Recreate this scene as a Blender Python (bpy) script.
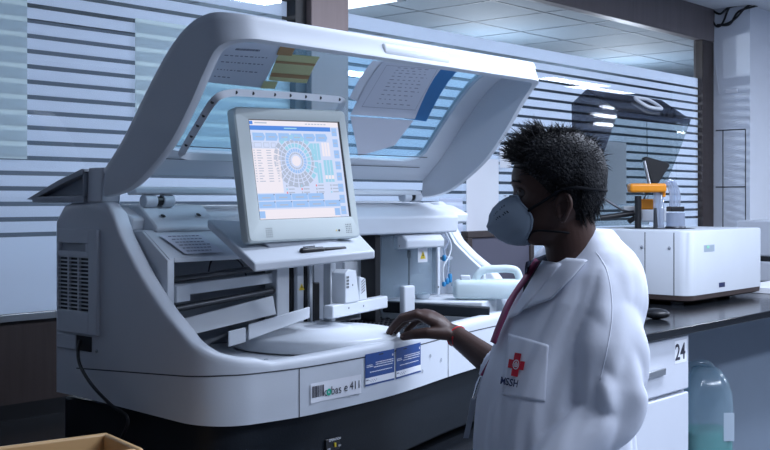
import bpy, bmesh, math, random
from mathutils import Vector as V, Matrix, noise
from mathutils.bvhtree import BVHTree
random.seed(7)
C = bpy.context.scene.collection
S = bpy.context.scene
for o in list(bpy.data.objects): bpy.data.objects.remove(o)

# ------------------------------------------------------------------ camera
F_PX, CA, CB, EYE = 1100.0, 0.751, 0.660, 1.45     # focal length in pixels, heading, eye height
cam = bpy.data.objects.new('camera', bpy.data.cameras.new('camera')); C.objects.link(cam)
cam.data.sensor_width = 36; cam.data.lens = 36 * F_PX / 770
cam.data.shift_y = -25 / 770
cam.location = (0, 0, EYE)
cam.rotation_euler = (math.pi/2, 0, -math.atan2(CA, CB))
cam.data.clip_start = 0.05
S.camera = cam

# ------------------------------------------------------------------ world, lights, exposure
w = bpy.data.worlds.new('world'); S.world = w; w.use_nodes = True
bg = w.node_tree.nodes['Background']; bg.inputs[0].default_value = (0.38, 0.47, 0.72, 1); bg.inputs[1].default_value = 0.10
S.view_settings.view_transform = 'Standard'; S.view_settings.look = 'None'
S.view_settings.exposure = 0.1; S.view_settings.gamma = 1.0; S.view_settings.use_curve_mapping = False
S.cycles.transparent_max_bounces = 48
COOL = (0.74, 0.825, 1.0)
def area(name, loc, sx, sy, power, color=COOL, rot=(0, 0, 0)):
    l = bpy.data.lights.new(name, 'AREA'); l.shape = 'RECTANGLE'; l.size = sx; l.size_y = sy
    l.energy = power; l.color = color
    o = bpy.data.objects.new(name, l); C.objects.link(o); o.location = loc; o.rotation_euler = rot
    return o
# ceiling panels of the laboratory (x, y, length, width, watts)
PANELS = [(3.15, 1.35, 1.2, 0.3, 40), (4.15, 1.4, 1.2, 0.3, 32), (6.6, 0.55, 1.2, 0.3, 62), (7.6, -0.9, 1.2, 0.3, 130),
          (10.0, 0.3, 1.2, 0.22, 16), (10.9, 0.1, 1.2, 0.22, 16), (3.2, -0.9, 1.2, 0.3, 70), (2.25, 0.05, 1.2, 0.3, 34)]
for (x, y, sx, sy, p) in PANELS: area('ceiling_light_lamp', (x, y, 2.685), sx, sy, p)
# added point lights, unseen behind the glass, that brighten the frosted film
for (x, y, p) in [(0.9, 4.8, 36), (2.9, 4.8, 66), (4.9, 5.0, 100), (6.9, 5.0, 120), (9.0, 5.0, 140)]:
    l = bpy.data.lights.new('film_backlight', 'POINT'); l.energy = p; l.color = (0.86, 0.90, 1.0); l.shadow_soft_size = .10
    o = bpy.data.objects.new('film_backlight', l); C.objects.link(o); o.location = (x, y, 2.15)

# ------------------------------------------------------------------ unprojection helpers (photo pixel + one world plane -> point)
def ray(x, y):
    u = (x-385)/F_PX; v = (200-y)/F_PX
    return V((CA+CB*u, CB-CA*u, v))
EYEV = V((0, 0, EYE))
def onX(x, y, X): r = ray(x, y); return EYEV + r*(X/r.x)
def onY(x, y, Y): r = ray(x, y); return EYEV + r*(Y/r.y)
def onZ(x, y, Z): r = ray(x, y); return EYEV + r*((Z-EYE)/r.z)
def onD(x, y, D): return EYEV + ray(x, y)*D

# ------------------------------------------------------------------ materials
MATS = {}
def mat(name, col, rough=0.5, metal=0.0, var=0.04, scale=6.0, bump=0.0, bscale=60.0, spec=0.5, alpha=1.0, trans=0.0, ior=1.45, stretch=(1, 1, 1), emit=None, estr=0.0, coat=0.0, sub=0.0):
    m = bpy.data.materials.new(name); m.use_nodes = True
    nt = m.node_tree; N = nt.nodes; L = nt.links; b = N['Principled BSDF']
    b.inputs['Roughness'].default_value = rough; b.inputs['Metallic'].default_value = metal
    b.inputs['Specular IOR Level'].default_value = spec; b.inputs['IOR'].default_value = ior
    b.inputs['Alpha'].default_value = alpha; b.inputs['Transmission Weight'].default_value = trans
    b.inputs['Coat Weight'].default_value = coat
    tc = N.new('ShaderNodeTexCoord'); mp = N.new('ShaderNodeMapping'); mp.inputs['Scale'].default_value = stretch
    L.new(tc.outputs['Object'], mp.inputs['Vector'])
    n = N.new('ShaderNodeTexNoise'); n.inputs['Scale'].default_value = scale; n.inputs['Detail'].default_value = 5
    L.new(mp.outputs['Vector'], n.inputs['Vector'])
    mix = N.new('ShaderNodeMix'); mix.data_type = 'RGBA'
    mix.inputs['A'].default_value = tuple(max(0, c*(1-var)) for c in col) + (1,)
    mix.inputs['B'].default_value = tuple(min(1, c*(1+var)) for c in col) + (1,)
    L.new(n.outputs['Fac'], mix.inputs['Factor']); L.new(mix.outputs['Result'], b.inputs['Base Color'])
    if bump:
        n2 = N.new('ShaderNodeTexNoise'); n2.inputs['Scale'].default_value = bscale; n2.inputs['Detail'].default_value = 3
        L.new(mp.outputs['Vector'], n2.inputs['Vector'])
        bp = N.new('ShaderNodeBump'); bp.inputs['Strength'].default_value = bump; bp.inputs['Distance'].default_value = 0.01
        L.new(n2.outputs['Fac'], bp.inputs['Height']); L.new(bp.outputs['Normal'], b.inputs['Normal'])
    if emit:
        b.inputs['Emission Color'].default_value = emit + (1,); b.inputs['Emission Strength'].default_value = estr
    MATS[name] = m
    return m
def glassy(name, tint, gloss=0.08, rough=0.02, diff=0.0, dcol=(.5, .6, .7), tfac=.5):
    """clear sheet: tinted see-through plus a mirror part (and a little haze)"""
    m = bpy.data.materials.new(name); m.use_nodes = True; nt = m.node_tree; N = nt.nodes; L = nt.links
    N.remove(N['Principled BSDF']); out = N['Material Output']
    t = N.new('ShaderNodeBsdfTransparent'); t.inputs[0].default_value = tint + (1,)
    g = N.new('ShaderNodeBsdfGlossy'); g.inputs['Roughness'].default_value = rough
    fr = N.new('ShaderNodeFresnel'); fr.inputs['IOR'].default_value = 1.45
    mth = N.new('ShaderNodeMath'); mth.operation = 'MULTIPLY_ADD'; mth.inputs[1].default_value = 0.8; mth.inputs[2].default_value = gloss*0.3
    L.new(fr.outputs[0], mth.inputs[0])
    geo = N.new('ShaderNodeNewGeometry'); inv = N.new('ShaderNodeMath'); inv.operation = 'SUBTRACT'; inv.inputs[0].default_value = 1.0; L.new(geo.outputs['Backfacing'], inv.inputs[1])
    mm = N.new('ShaderNodeMath'); mm.operation = 'MULTIPLY'; L.new(mth.outputs[0], mm.inputs[0]); L.new(inv.outputs[0], mm.inputs[1]); mth = mm
    m1 = N.new('ShaderNodeMixShader'); L.new(mth.outputs[0], m1.inputs[0]); L.new(t.outputs[0], m1.inputs[1]); L.new(g.outputs[0], m1.inputs[2])
    last = m1
    if diff:
        d = N.new('ShaderNodeBsdfDiffuse'); d.inputs[0].default_value = dcol + (1,)
        tl = N.new('ShaderNodeBsdfTranslucent'); tl.inputs[0].default_value = dcol + (1,)
        ad = N.new('ShaderNodeMixShader'); ad.inputs[0].default_value = tfac; L.new(d.outputs[0], ad.inputs[1]); L.new(tl.outputs[0], ad.inputs[2])
        m2 = N.new('ShaderNodeMixShader'); m2.inputs[0].default_value = diff
        n = N.new('ShaderNodeTexNoise'); n.inputs['Scale'].default_value = 3
        mr = N.new('ShaderNodeMapRange'); mr.inputs[3].default_value = max(0, diff-.04); mr.inputs[4].default_value = min(1, diff+.04)
        L.new(n.outputs['Fac'], mr.inputs[0]); L.new(mr.outputs[0], m2.inputs[0])
        L.new(m1.outputs[0], m2.inputs[1]); L.new(ad.outputs[0], m2.inputs[2]); last = m2
    L.new(last.outputs[0], out.inputs[0]); MATS[name] = m
    return m
M_shell = mat('analyzer_white_plastic', (.59, .63, .69), .48, bump=.03, bscale=300)
M_shell2 = mat('inner_white_plastic', (.62, .66, .71), .42, bump=.02, bscale=200)
M_grey = mat('grey_plastic', (.30, .33, .38), .45)
M_base = mat('dark_slate_base', (.008, .012, .018), .55, spec=.3, bump=.05, bscale=200)
M_black = mat('black_plastic', (.010, .011, .014), .4)
M_dark = mat('dark_metal', (.06, .065, .075), .35, .6)
M_steel = mat('brushed_steel', (.45, .47, .5), .3, .9, stretch=(1, 1, 12))
M_monitor = mat('monitor_putty_plastic', (.50, .56, .56), .45, bump=.02, bscale=300)
M_line = mat('dark_seam', (.05, .055, .065), .7)  # flat dark tone of joints, slots, holes and screw heads
M_worktop = mat('black_stone_worktop', (.012, .014, .018), .16, var=.4, scale=90, bump=.0)
M_wood = mat('dark_walnut_laminate', (.040, .030, .030), .45, var=.35, scale=5, stretch=(8, 8, .6), bump=.05, bscale=20)
M_header = mat('grey_brown_laminate', (.15, .13, .137), .5, var=.2, scale=5, stretch=(8, 8, .6))
M_basebrown = mat('dark_brown_base', (.060, .044, .042), .5)
M_post = mat('pale_oak_laminate', (.36, .28, .27), .5, var=.12, scale=5, stretch=(10, 10, .5))
M_wall = mat('white_wall_paint', (.70, .74, .82), .7, bump=.04, bscale=120)
M_ceil = mat('ceiling_paint', (.66, .68, .72), .8)
M_floor = mat('grey_vinyl_floor', (.24, .27, .31), .35, var=.1, scale=12)
M_panel = mat('grey_kick_panel', (.20, .25, .32), .5)
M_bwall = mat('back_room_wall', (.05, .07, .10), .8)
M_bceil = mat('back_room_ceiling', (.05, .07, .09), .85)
M_paper = mat('white_paper', (.66, .68, .76), .8)
M_paper2 = mat('bright_white_paper', (.80, .82, .88), .8)
M_ink = mat('black_ink', (.03, .03, .05), .7)
M_ink2 = mat('grey_ink', (.22, .23, .30), .7)
M_tapey = mat('yellow_label_stock', (.62, .60, .30), .6)
M_tapeb = mat('brown_tape', (.40, .22, .08), .5)
M_bluefold = mat('blue_folder_card', (.02, .17, .42), .5)
M_bluelab = mat('blue_label_print', (.025, .075, .27), .4)
M_green = mat('green_print', (.0, .45, .28), .5)
M_yellow = mat('warning_yellow', (.80, .60, .03), .5)
M_tan = mat('tan_wood_tray', (.62, .40, .19), .45, var=.12, scale=4, stretch=(1, 6, 6))
M_orange = mat('orange_plastic', (.75, .27, .015), .35)
M_cab = mat('white_cabinet_laminate', (.60, .63, .70), .4)
M_coat = mat('white_coat_cotton', (.71, .745, .84), .85, var=.03, bump=.10, bscale=14, spec=.2)
M_skin = mat('brown_skin', (.060, .031, .025), .5, var=.12, scale=30, bump=.06, bscale=250, spec=.4)
M_nail = mat('finger_nail', (.17, .10, .085), .35)
M_hair = mat('black_hair', (.005, .0055, .008), .55, var=.3, spec=.25, bump=.8, bscale=160)
M_mask = mat('grey_blue_mask_felt', (.30, .37, .45), .9, bump=.1, bscale=500, spec=.2)
M_strap = mat('dark_elastic', (.010, .011, .014), .9, spec=.15)
M_shirt = mat('dark_navy_shirt', (.018, .022, .04), .9, spec=.2)
M_lany = mat('maroon_ribbon', (.20, .022, .085), .6)
M_red = mat('red_print', (.55, .010, .035), .7)
M_navy = mat('navy_print', (.02, .03, .10), .7)
M_redthread = mat('red_thread', (.55, .02, .03), .7)
M_trouser = mat('dark_trousers', (.03, .032, .04), .9)
M_shoe = mat('black_leather_shoe', (.012, .012, .012), .35)
M_eye = mat('eye_white', (.08, .072, .07), .35)
M_iris = mat('dark_iris', (.012, .008, .006), .15)
M_can = mat('frosted_polythene', (.74, .85, .88), .45, alpha=1, trans=.25, ior=1.1, var=.03)
M_can2 = glassy('clear_polythene_can', (.62, .74, .80), .1, .15, .34, (.55, .68, .78))
M_canlab = mat('pale_can_label', (.36, .43, .50), .6)
M_liquid = mat('green_detergent', (.04, .40, .30), .35)
M_glass = glassy('window_glass', (.90, .94, .96), .10, .0)
M_lidglass = glassy('blue_acrylic', (.82, .95, 1.0), .02, .06, .17, (.58, .82, .98), .65)
M_clear = glassy('clear_acrylic', (.84, .90, .93), .15, .02, .14, (.6, .68, .74))
M_smoke = glassy('smoked_acrylic', (.72, .77, .77), .12, .02, .05, (.16, .18, .18))
M_smoke2 = glassy('shaded_smoked_acrylic', (.46, .46, .52), .10, .05, .12, (.07, .07, .085))  # same acrylic, with the shading of hood top and left side painted in
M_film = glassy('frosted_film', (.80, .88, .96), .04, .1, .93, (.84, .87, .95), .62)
M_film2 = glassy('pale_sheet_and_reflection', (.86, .92, .92), .06, .1, .60, (.74, .82, .84), .62)  # serves a real sheet and a reflection modelled as one
M_tube = glassy('clear_tubing', (.80, .85, .92), .4, .05, .35, (.75, .80, .9))
M_bluefit = mat('blue_fitting', (.02, .20, .42), .4)
M_chrome = mat('chrome', (.75, .77, .8), .12, 1.0)
def emis(name, col, s=1.0):
    m = bpy.data.materials.new(name); m.use_nodes = True; nt = m.node_tree; nt.nodes.remove(nt.nodes['Principled BSDF'])
    e = nt.nodes.new('ShaderNodeEmission'); e.inputs[0].default_value = col + (1,); e.inputs[1].default_value = s
    nt.links.new(e.outputs[0], nt.nodes['Material Output'].inputs[0]); return m
E_bg = emis('screen_pale', (.60, .68, .90)); E_pink = emis('screen_pink_white', (.82, .78, .86)); E_blue = emis('screen_blue', (.09, .25, .72))
E_lb = emis('screen_light_blue', (.33, .52, .86)); E_teal = emis('screen_teal', (.33, .62, .80)); E_grey = emis('screen_grey', (.42, .48, .62)); E_ink = emis('screen_ink', (.12, .16, .28))
E_lamp = emis('lamp_diffuser', (.80, .90, 1.0), 3.0); E_led = emis('green_led_panel', (.35, .85, .75), .9); E_red = emis('screen_red', (.75, .25, .3))

# ------------------------------------------------------------------ mesh helpers
class MB:
    def __init__(s): s.v = []; s.f = []; s.m = []; s.cur = 0
    def add(s, vs, fs):
        k = len(s.v); s.v += [V(p) for p in vs]; s.f += [[i+k for i in f] for f in fs]; s.m += [s.cur]*len(fs); return s
    def box(s, x0, x1, y0, y1, z0, z1, T=None):
        vs = [V((x, y, z)) for z in (z0, z1) for y in (y0, y1) for x in (x0, x1)]
        if T: vs = [T @ p for p in vs]
        return s.add(vs, [(0, 2, 3, 1), (4, 5, 7, 6), (0, 1, 5, 4), (2, 6, 7, 3), (0, 4, 6, 2), (1, 3, 7, 5)])
    def prism(s, poly, fn0, fn1):
        n = len(poly); vs = [fn0(p) for p in poly] + [fn1(p) for p in poly]
        return s.add(vs, [list(range(n))[::-1], list(range(n, 2*n))] + [(i, (i+1) % n, n+(i+1) % n, n+i) for i in range(n)])
    def prismX(s, poly, x0, x1): return s.prism(poly, lambda p: V((x0, p[0], p[1])), lambda p: V((x1, p[0], p[1])))
    def prismZ(s, poly, z0, z1): return s.prism(poly, lambda p: V((p[0], p[1], z0)), lambda p: V((p[0], p[1], z1)))
    def loft(s, rings, cap=True, close=True):
        n = len(rings[0]); k = len(rings); vs = [p for r in rings for p in r]; fs = []
        for i in range(k-1):
            for j in range(n if close else n-1):
                j2 = (j+1) % n; fs.append((i*n+j, i*n+j2, (i+1)*n+j2, (i+1)*n+j))
        if cap and close: fs += [list(range(n))[::-1], list(range((k-1)*n, k*n))]
        return s.add(vs, fs)
    def tube(s, pts, r, n=10, cap=True):
        pts = [V(p) for p in pts]; k = len(pts); rr = r if isinstance(r, (list, tuple)) else [r]*k
        rings = []; up = None
        for i, p in enumerate(pts):
            t = (pts[min(i+1, k-1)] - pts[max(i-1, 0)])
            t = t.normalized() if t.length > 1e-9 else V((0, 0, 1))
            if up is None: up = V((0, 0, 1)) if abs(t.z) < .9 else V((1, 0, 0))
            a = t.cross(up)
            if a.length < 1e-6: a = t.orthogonal()
            a.normalize(); b = a.cross(t).normalized(); up = b
            rings.append([p + (a*math.cos(q) + b*math.sin(q))*rr[i] for q in [2*math.pi*j/n for j in range(n)]])
        return s.loft(rings, cap)
    def capsule(s, pts, rr, n=12):
        pts = [V(p) for p in pts]; d0 = (pts[0]-pts[1]).normalized(); d1 = (pts[-1]-pts[-2]).normalized()
        P = []; R = []
        for q in (1.5, 1.15, .75, .35): P.append(pts[0] + d0*rr[0]*math.sin(q)); R.append(max(rr[0]*math.cos(q), rr[0]*.04))
        P += pts; R += list(rr)
        for q in (.35, .75, 1.15, 1.5): P.append(pts[-1] + d1*rr[-1]*math.sin(q)); R.append(max(rr[-1]*math.cos(q), rr[-1]*.04))
        return s.tube(P, R, n)
    def ell(s, c, ax, n=20, m=12, T=None):
        rings = []
        for i in range(1, m):
            q = math.pi*i/m; rings.append([V((c[0]+ax[0]*math.sin(q)*math.cos(2*math.pi*j/n), c[1]+ax[1]*math.sin(q)*math.sin(2*math.pi*j/n), c[2]-ax[2]*math.cos(q))) for j in range(n)])
        if T: rings = [[T @ p for p in r] for r in rings]
        return s.loft(rings)
    def lathe(s, prof, c, n=32, T=None):
        rings = [[V((c[0]+r*math.cos(2*math.pi*j/n), c[1]+r*math.sin(2*math.pi*j/n), c[2]+z)) for j in range(n)] for r, z in prof]
        if T: rings = [[T @ p for p in r] for r in rings]
        return s.loft(rings)
    def quad(s, a, b, c, d): return s.add([a, b, c, d], [(0, 1, 2, 3)])
def wloc(o):
    p = V((0, 0, 0))
    while o: p += o.location; o = o.parent
    return p
def obj(name, mb, mats, parent=None, bevel=0, seg=2, smooth=True, ang=0.7, at=None):
    me = bpy.data.meshes.new(name)
    off = wloc(parent) if parent else (V(at) if at else V((0, 0, 0)))
    me.from_pydata([p - off for p in mb.v], [], mb.f)
    ml = mats if isinstance(mats, (list, tuple)) else [mats]
    for m in ml: me.materials.append(m)
    for i, p in enumerate(me.polygons): p.material_index = min(mb.m[i], len(ml)-1)
    b = bmesh.new(); b.from_mesh(me); bmesh.ops.recalc_face_normals(b, faces=b.faces); b.to_mesh(me); b.free()
    if smooth:
        for p in me.polygons: p.use_smooth = True
        me.set_sharp_from_angle(angle=ang)
    o = bpy.data.objects.new(name, me); C.objects.link(o)
    if parent: o.parent = parent
    elif at: o.location = at
    if bevel:
        md = o.modifiers.new('bevel', 'BEVEL'); md.width = bevel; md.segments = seg; md.limit_method = 'ANGLE'; md.angle_limit = 0.6
    return o
def tag(o, label=None, cat=None, group=None, kind=None):
    if label: o['label'] = label
    if cat: o['category'] = cat
    if group: o['group'] = group
    if kind: o['kind'] = kind
    return o
def thing(name, label, cat, loc, group=None):
    o = bpy.data.objects.new(name, None); o.empty_display_size = .05; C.objects.link(o); o.location = loc
    return tag(o, label, cat, group)
def struct(name, mb, m, parent=None, **k):
    o = obj(name, mb, m, parent, **k); o['kind'] = 'structure'; return o
def crom(pts, per=6):
    out = []; P = [V(p) for p in pts]
    for i in range(len(P)-1):
        p0 = P[max(i-1, 0)]; p1 = P[i]; p2 = P[i+1]; p3 = P[min(i+2, len(P)-1)]
        for j in range(per):
            t = j/per
            out.append(.5*((2*p1)+(p2-p0)*t+(2*p0-5*p1+4*p2-p3)*t*t+(3*p1-p0-3*p2+p3)*t**3))
    out.append(P[-1]); return out
def interp(tab, x):
    if x <= tab[0][0]: return tab[0][1]
    for (a, va), (b, vb) in zip(tab, tab[1:]):
        if x <= b: return va + (vb-va)*(x-a)/(b-a)
    return tab[-1][1]
def sstep(tab, x):
    if x <= tab[0][0]: return tab[0][1]
    for (a, va), (b, vb) in zip(tab, tab[1:]):
        if x <= b:
            t = (x-a)/(b-a); t = t*t*(3-2*t); return va + (vb-va)*t
    return tab[-1][1]
def frame(o, ex, ey):
    """matrix taking (right, up, outward) to the world"""
    ex = V(ex).normalized(); ez = ex.cross(V(ey)).normalized(); ey = ez.cross(ex)
    return Matrix(((ex.x, ey.x, ez.x, o[0]), (ex.y, ey.y, ez.y, o[1]), (ex.z, ey.z, ez.z, o[2]), (0, 0, 0, 1)))
def text_mesh(txt, size, align='LEFT', bold=0.0):
    cu = bpy.data.curves.new('lettering', 'FONT'); cu.body = txt; cu.size = size; cu.align_x = align; cu.resolution_u = 3; cu.offset = bold
    o = bpy.data.objects.new('lettering', cu); C.objects.link(o); bpy.context.view_layer.update()
    me = o.evaluated_get(bpy.context.evaluated_depsgraph_get()).to_mesh()
    vs = [v.co.copy() for v in me.vertices]; fs = [list(p.vertices) for p in me.polygons]
    o.to_mesh_clear(); bpy.data.objects.remove(o); bpy.data.curves.remove(cu)
    return vs, fs
def put_text(mb, T, txt, size, x, y, z=.0006, bold=.018):
    vs, fs = text_mesh(txt, size, 'LEFT', size*bold); mb.add([T @ V((p.x+x, p.y+y, z)) for p in vs], fs)
def flat(mb, T, x0, x1, y0, y1, z=0):
    mb.add([T @ V(p) for p in ((x0, y0, z), (x1, y0, z), (x1, y1, z), (x0, y1, z))], [(0, 1, 2, 3)])
def disc(mb, T, cx, cy, r0, r1, z=0, a0=0, a1=2*math.pi, n=32):
    vs = []; fs = []
    for i in range(n+1):
        q = a0+(a1-a0)*i/n
        vs += [T @ V((cx+r0*math.cos(q), cy+r0*math.sin(q), z)), T @ V((cx+r1*math.cos(q), cy+r1*math.sin(q), z))]
    for i in range(n): fs.append((2*i, 2*i+1, 2*i+3, 2*i+2))
    mb.add(vs, fs)

# ================================================================== the setting
YW = 3.2; ZC = 2.72; ZB = 0.75; ZR = 0.97
struct('floor', MB().box(-1.5, 12, -2.5, 7.2, -.05, 0), M_floor)
struct('ceiling', MB().box(-1.5, 12, -2.5, YW+.06, ZC, ZC+.05), M_ceil)
XP0, XP1 = onY(303, 60, YW).x, onY(340, 60, YW).x
XD0 = onY(292, 60, YW).x
XR0, XR1 = onY(702, 100, YW).x, onY(713, 100, YW).x
struct('wall_back', MB().box(-1.5, XR1, YW, YW+.06, .80, 1.08), M_wood)
struct('baseboard_left', MB().box(-1.5, XR1, YW, YW+.055, 0, .80), M_black)
struct('trim_1', MB().box(-1.5, XR1, YW-.012, YW+.06, 2.50, ZC), M_header, bevel=.004)
struct('trim_2', MB().box(XP0, XP1, YW-.05, YW+.08, 1.08, 2.5), M_post, bevel=.004)
struct('trim_3', MB().box(XD0, XP0, YW-.02, YW+.06, 1.08, 2.5), M_black)
struct('trim_4', MB().box(XR0, XR1, YW-.006, YW+.06, 0.9, 2.5), M_wood, bevel=.004)
cw = MB().box(XR1, 12, onX(750, 100, XR1).y, YW+.06, 0, ZC)
yf = onX(750, 100, XR1).y
cw.cur = 1
for zz in (onX(730, 130, XR1).z, onX(730, 187, XR1).z): cw.box(XR1-.002, XR1, yf+.03, YW-.02, zz-.004, zz+.004)
for yy in (yf+.03, YW-.07): cw.box(XR1-.002, XR1, yy-.003, yy+.003, .9, onX(730, 130, XR1).z)
struct('wall_right', cw, [M_wall, M_line])
struct('baseboard_back', MB().box(-1.5, XR1, YW-.015, YW, 1.065, 1.085), M_steel)
# glazing: pane + frosted film with clear stripes
def glazing(name, x0, x1, gaps):
    p = MB().box(x0, x1, YW+.02, YW+.028, 1.08, 2.5); g = struct(name, p, M_glass)
    f = MB(); z = 1.085; top = 2.25
    for gz in gaps:
        f.box(x0, x1, YW+.030, YW+.032, z, gz-.0073); z = gz+.0073
    f.box(x0, x1, YW+.030, YW+.032, z, top)
    struct('frosted_film', f, M_film, g)
GAPS = [1.338 + .0497*i for i in range(18)]
glazing('window_1', -1.5, XD0, GAPS); glazing('window_2', XP1, XR0, GAPS)
# the room behind the glass
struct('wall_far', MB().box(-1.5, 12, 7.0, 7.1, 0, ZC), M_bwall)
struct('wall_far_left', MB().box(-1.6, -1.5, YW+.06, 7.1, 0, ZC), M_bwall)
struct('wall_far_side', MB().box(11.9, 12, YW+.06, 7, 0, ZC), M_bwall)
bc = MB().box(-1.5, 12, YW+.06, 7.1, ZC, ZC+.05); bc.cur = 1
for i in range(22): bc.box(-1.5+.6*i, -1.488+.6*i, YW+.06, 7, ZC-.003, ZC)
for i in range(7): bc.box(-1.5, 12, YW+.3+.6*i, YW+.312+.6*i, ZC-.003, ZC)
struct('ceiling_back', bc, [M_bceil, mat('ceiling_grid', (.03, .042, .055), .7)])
for (x, y, p) in [(5.05, 4.75, 0)]:
    t = thing('ceiling_light', 'recessed ceiling light seen through the clear glass above the frosted film', 'light', (x, y, ZC))
    obj('frame', MB().box(x-.26, x+.26, y-.26, y+.26, ZC-.012, ZC-.0035), M_steel, t)
    obj('diffuser', MB().box(x-.22, x+.22, y-.22, y+.22, ZC-.016, ZC-.012), E_lamp, t)
for i, (x, y, sx, sy, p) in enumerate(PANELS):
    struct('trim_light', MB().box(x-sx/2-.03, x+sx/2+.03, y-sy/2-.03, y+sy/2+.03, ZC-.03, ZC), M_steel)

# worktops
w1 = MB().box(-1.5, 3.05, 1.80, YW, ZB-.04, ZB)
obj('worktop', w1, M_worktop, bevel=.004); tag(bpy.data.objects['worktop'], 'long black worktop under the large open analyzer', 'worktop')
w2 = MB().prismZ([(3.055, 1.895), (XR1+.8, 1.895), (XR1+.8, yf-.002), (XR1-.002, yf-.002), (XR1-.002, YW), (3.055, YW)], ZR-.03, ZR)
tag(obj('worktop', w2, M_worktop, bevel=.003), 'higher black worktop under the smaller analyzer at right', 'worktop')
struct('wall_bench_kick', MB().box(-1.5, 3.02, 2.3, 2.34, 0, ZB-.04), M_panel)
struct('wall_bench_panel', MB().box(3.97, 8.5, 2.45, 2.49, 0, ZR-.03), M_panel)
struct('trim_bench_end', MB().box(3.03, 3.055, 2.0, YW, 0, ZR-.03), M_panel)

# drawer cabinet 24
XC = 3.963
cab = thing('drawer_cabinet', 'white drawer cabinet numbered 24 under the right worktop', 'cabinet', (3.5, 1.94, 0))
obj('body', MB().box(3.07, XC-.004, 1.94, 2.44, .06, ZR-.031), M_cab, cab, bevel=.003)
zs = onY(670, 395, 1.92).z
dt = obj('drawer', MB().box(3.08, XC-.004, 1.92, 1.939, zs+.006, ZR-.036), M_cab, cab, bevel=.006, seg=3)
T24 = frame((onY(674.5, 355, 1.92).x, 1.9192, onY(681, 361, 1.92).z), (1, 0, 0), (0, 0, 1))
lb = MB(); flat(lb, T24, .0, .100, -.006, .080); obj('number_label', lb, M_paper2, dt, smooth=False)
tx = MB(); put_text(tx, T24, '24', .086, .002, .008); obj('number_print', tx, M_ink, dt, smooth=False)
hp = onY(655, 371, 1.92)
obj('handle', MB().box(hp.x-.2, hp.x+.06, 1.905, 1.9195, hp.z-.02, hp.z+.006), M_steel, dt, bevel=.004)
dr = obj('drawer', MB().box(3.08, XC-.004, 1.92, 1.939, .08, zs-.006), M_cab, cab, bevel=.006, seg=3)

# ================================================================== large analyzer
A0 = (2.2, 2.2, ZB)
an = thing('immunoassay_analyzer', 'large white bench analyzer with its big windowed lid open', 'analyzer', A0)
XL, XRt = 1.56, 3.02
# plan outline of the shell: back left, along the left side, round the bulging front, back along the right side
def arc(cx, cy, r, a0, a1, n): return [V((cx+r*math.cos(a0+(a1-a0)*i/n), cy+r*math.sin(a0+(a1-a0)*i/n), 0)) for i in range(n+1)]
plan = [V((XL, 2.49-.03*i, 0)) for i in range(17)] + arc(XL+.13, 1.985, .13, math.pi, 1.46*math.pi, 12)
plan += crom([(1.70, 1.850, 0), (1.85, 1.838, 0), (2.15, 1.862, 0), (2.48, 1.938, 0), (2.66, 1.975, 0), (2.80, 2.00, 0), (2.91, 2.025, 0)], 6)[1:]
plan += crom([(2.91, 2.025, 0), (2.975, 2.045, 0), (3.01, 2.085, 0), (XRt, 2.14, 0), (XRt, 2.2, 0)], 3)[1:] + [V((XRt, 2.2+.03*i, 0)) for i in range(1, 10)] + [V((XRt, 2.49, 0))]
RIM = [(1.80, 1.078), (1.85, 1.090), (1.90, 1.106), (1.952, 1.132), (2.042, 1.193), (2.117, 1.256), (2.176, 1.32), (2.216, 1.366), (2.244, 1.414), (2.262, 1.442), (2.30, 1.445), (2.44, 1.442), (2.47, 1.432), (2.485, 1.41), (2.5, 1.39)]
RIMR = [(2.03, 1.095), (2.06, 1.115), (2.11, 1.175), (2.162, 1.225), (2.224, 1.263), (2.288, 1.313), (2.318, 1.353), (2.340, 1.41), (2.36, 1.442), (2.38, 1.445), (2.44, 1.442), (2.47, 1.432), (2.485, 1.41), (2.5, 1.39)]
def rimz(p, i):
    if p.x < 1.68: return interp(RIM, p.y)
    if p.x > 2.90: return max(1.095, interp(RIMR, p.y))
    return 1.080 + .012*(p.x-1.68)
def offs(path, d):
    out = []
    for i, p in enumerate(path):
        t = (path[min(i+1, len(path)-1)]-path[max(i-1, 0)]).normalized(); out.append(p + V((-t.y, t.x, 0))*d)
    return out
ZW = .945
inn = offs(plan, .045)
def rz(i): return rimz(plan[i], i)
rings = []
for i, p in enumerate(plan):
    q = inn[i]; z = rz(i); m1 = p.lerp(q, .18); m2 = p.lerp(q, .85)
    zb = ZW + (.014*max(0, min(1, (p.y-1.88)/.5)) if p.x < 2 else 0)
    rings.append([V((p.x, p.y, zb)), V((p.x, p.y, z-.022)), V((p.x, p.y, z-.012)), V((p.x*.93+q.x*.07, p.y*.93+q.y*.07, z-.004)), V((m1.x, m1.y, z)), V((m2.x, m2.y, z)), V((q.x, q.y, z-.008)), V((q.x, q.y, zb))])
sh = MB().loft(rings)
obj('shell', sh, M_shell, an, ang=.9)
# seam line along shell below the rim and vertical seams at the front
sm = MB()
pl2 = offs(plan, -.0006); pl3 = offs(plan, .002)
for i in range(len(plan)-1):
    if plan[i].x > 2.9 or (plan[i].x < 1.57 and plan[i].y > 2.42): continue
    def sz(p, k): return 1.025+.035*max(0, min(1, (2.49-p.y)/.6))-(.003 if k else 0) if p.x < 1.68 else 1.060-.003*k
    sm.quad(*[V((p.x, p.y, sz(p, k))) for p, k in ((pl2[i], 0), (pl2[i+1], 0), (pl2[i+1], 1), (pl2[i], 1))])
def front_at(x):
    for a, b in zip(pl2, pl2[1:]):
        if a.x <= x <= b.x and a.y < 2.05: return a.lerp(b, (x-a.x)/(b.x-a.x))
for x in (onY(297, 390, 1.845).x, onY(447, 370, 1.94).x):
    a = front_at(x); b = front_at(x+.003)
    sm.quad(V((a.x, a.y, ZW)), V((b.x, b.y, ZW)), V((b.x, b.y, 1.06)), V((a.x, a.y, 1.06)))
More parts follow.
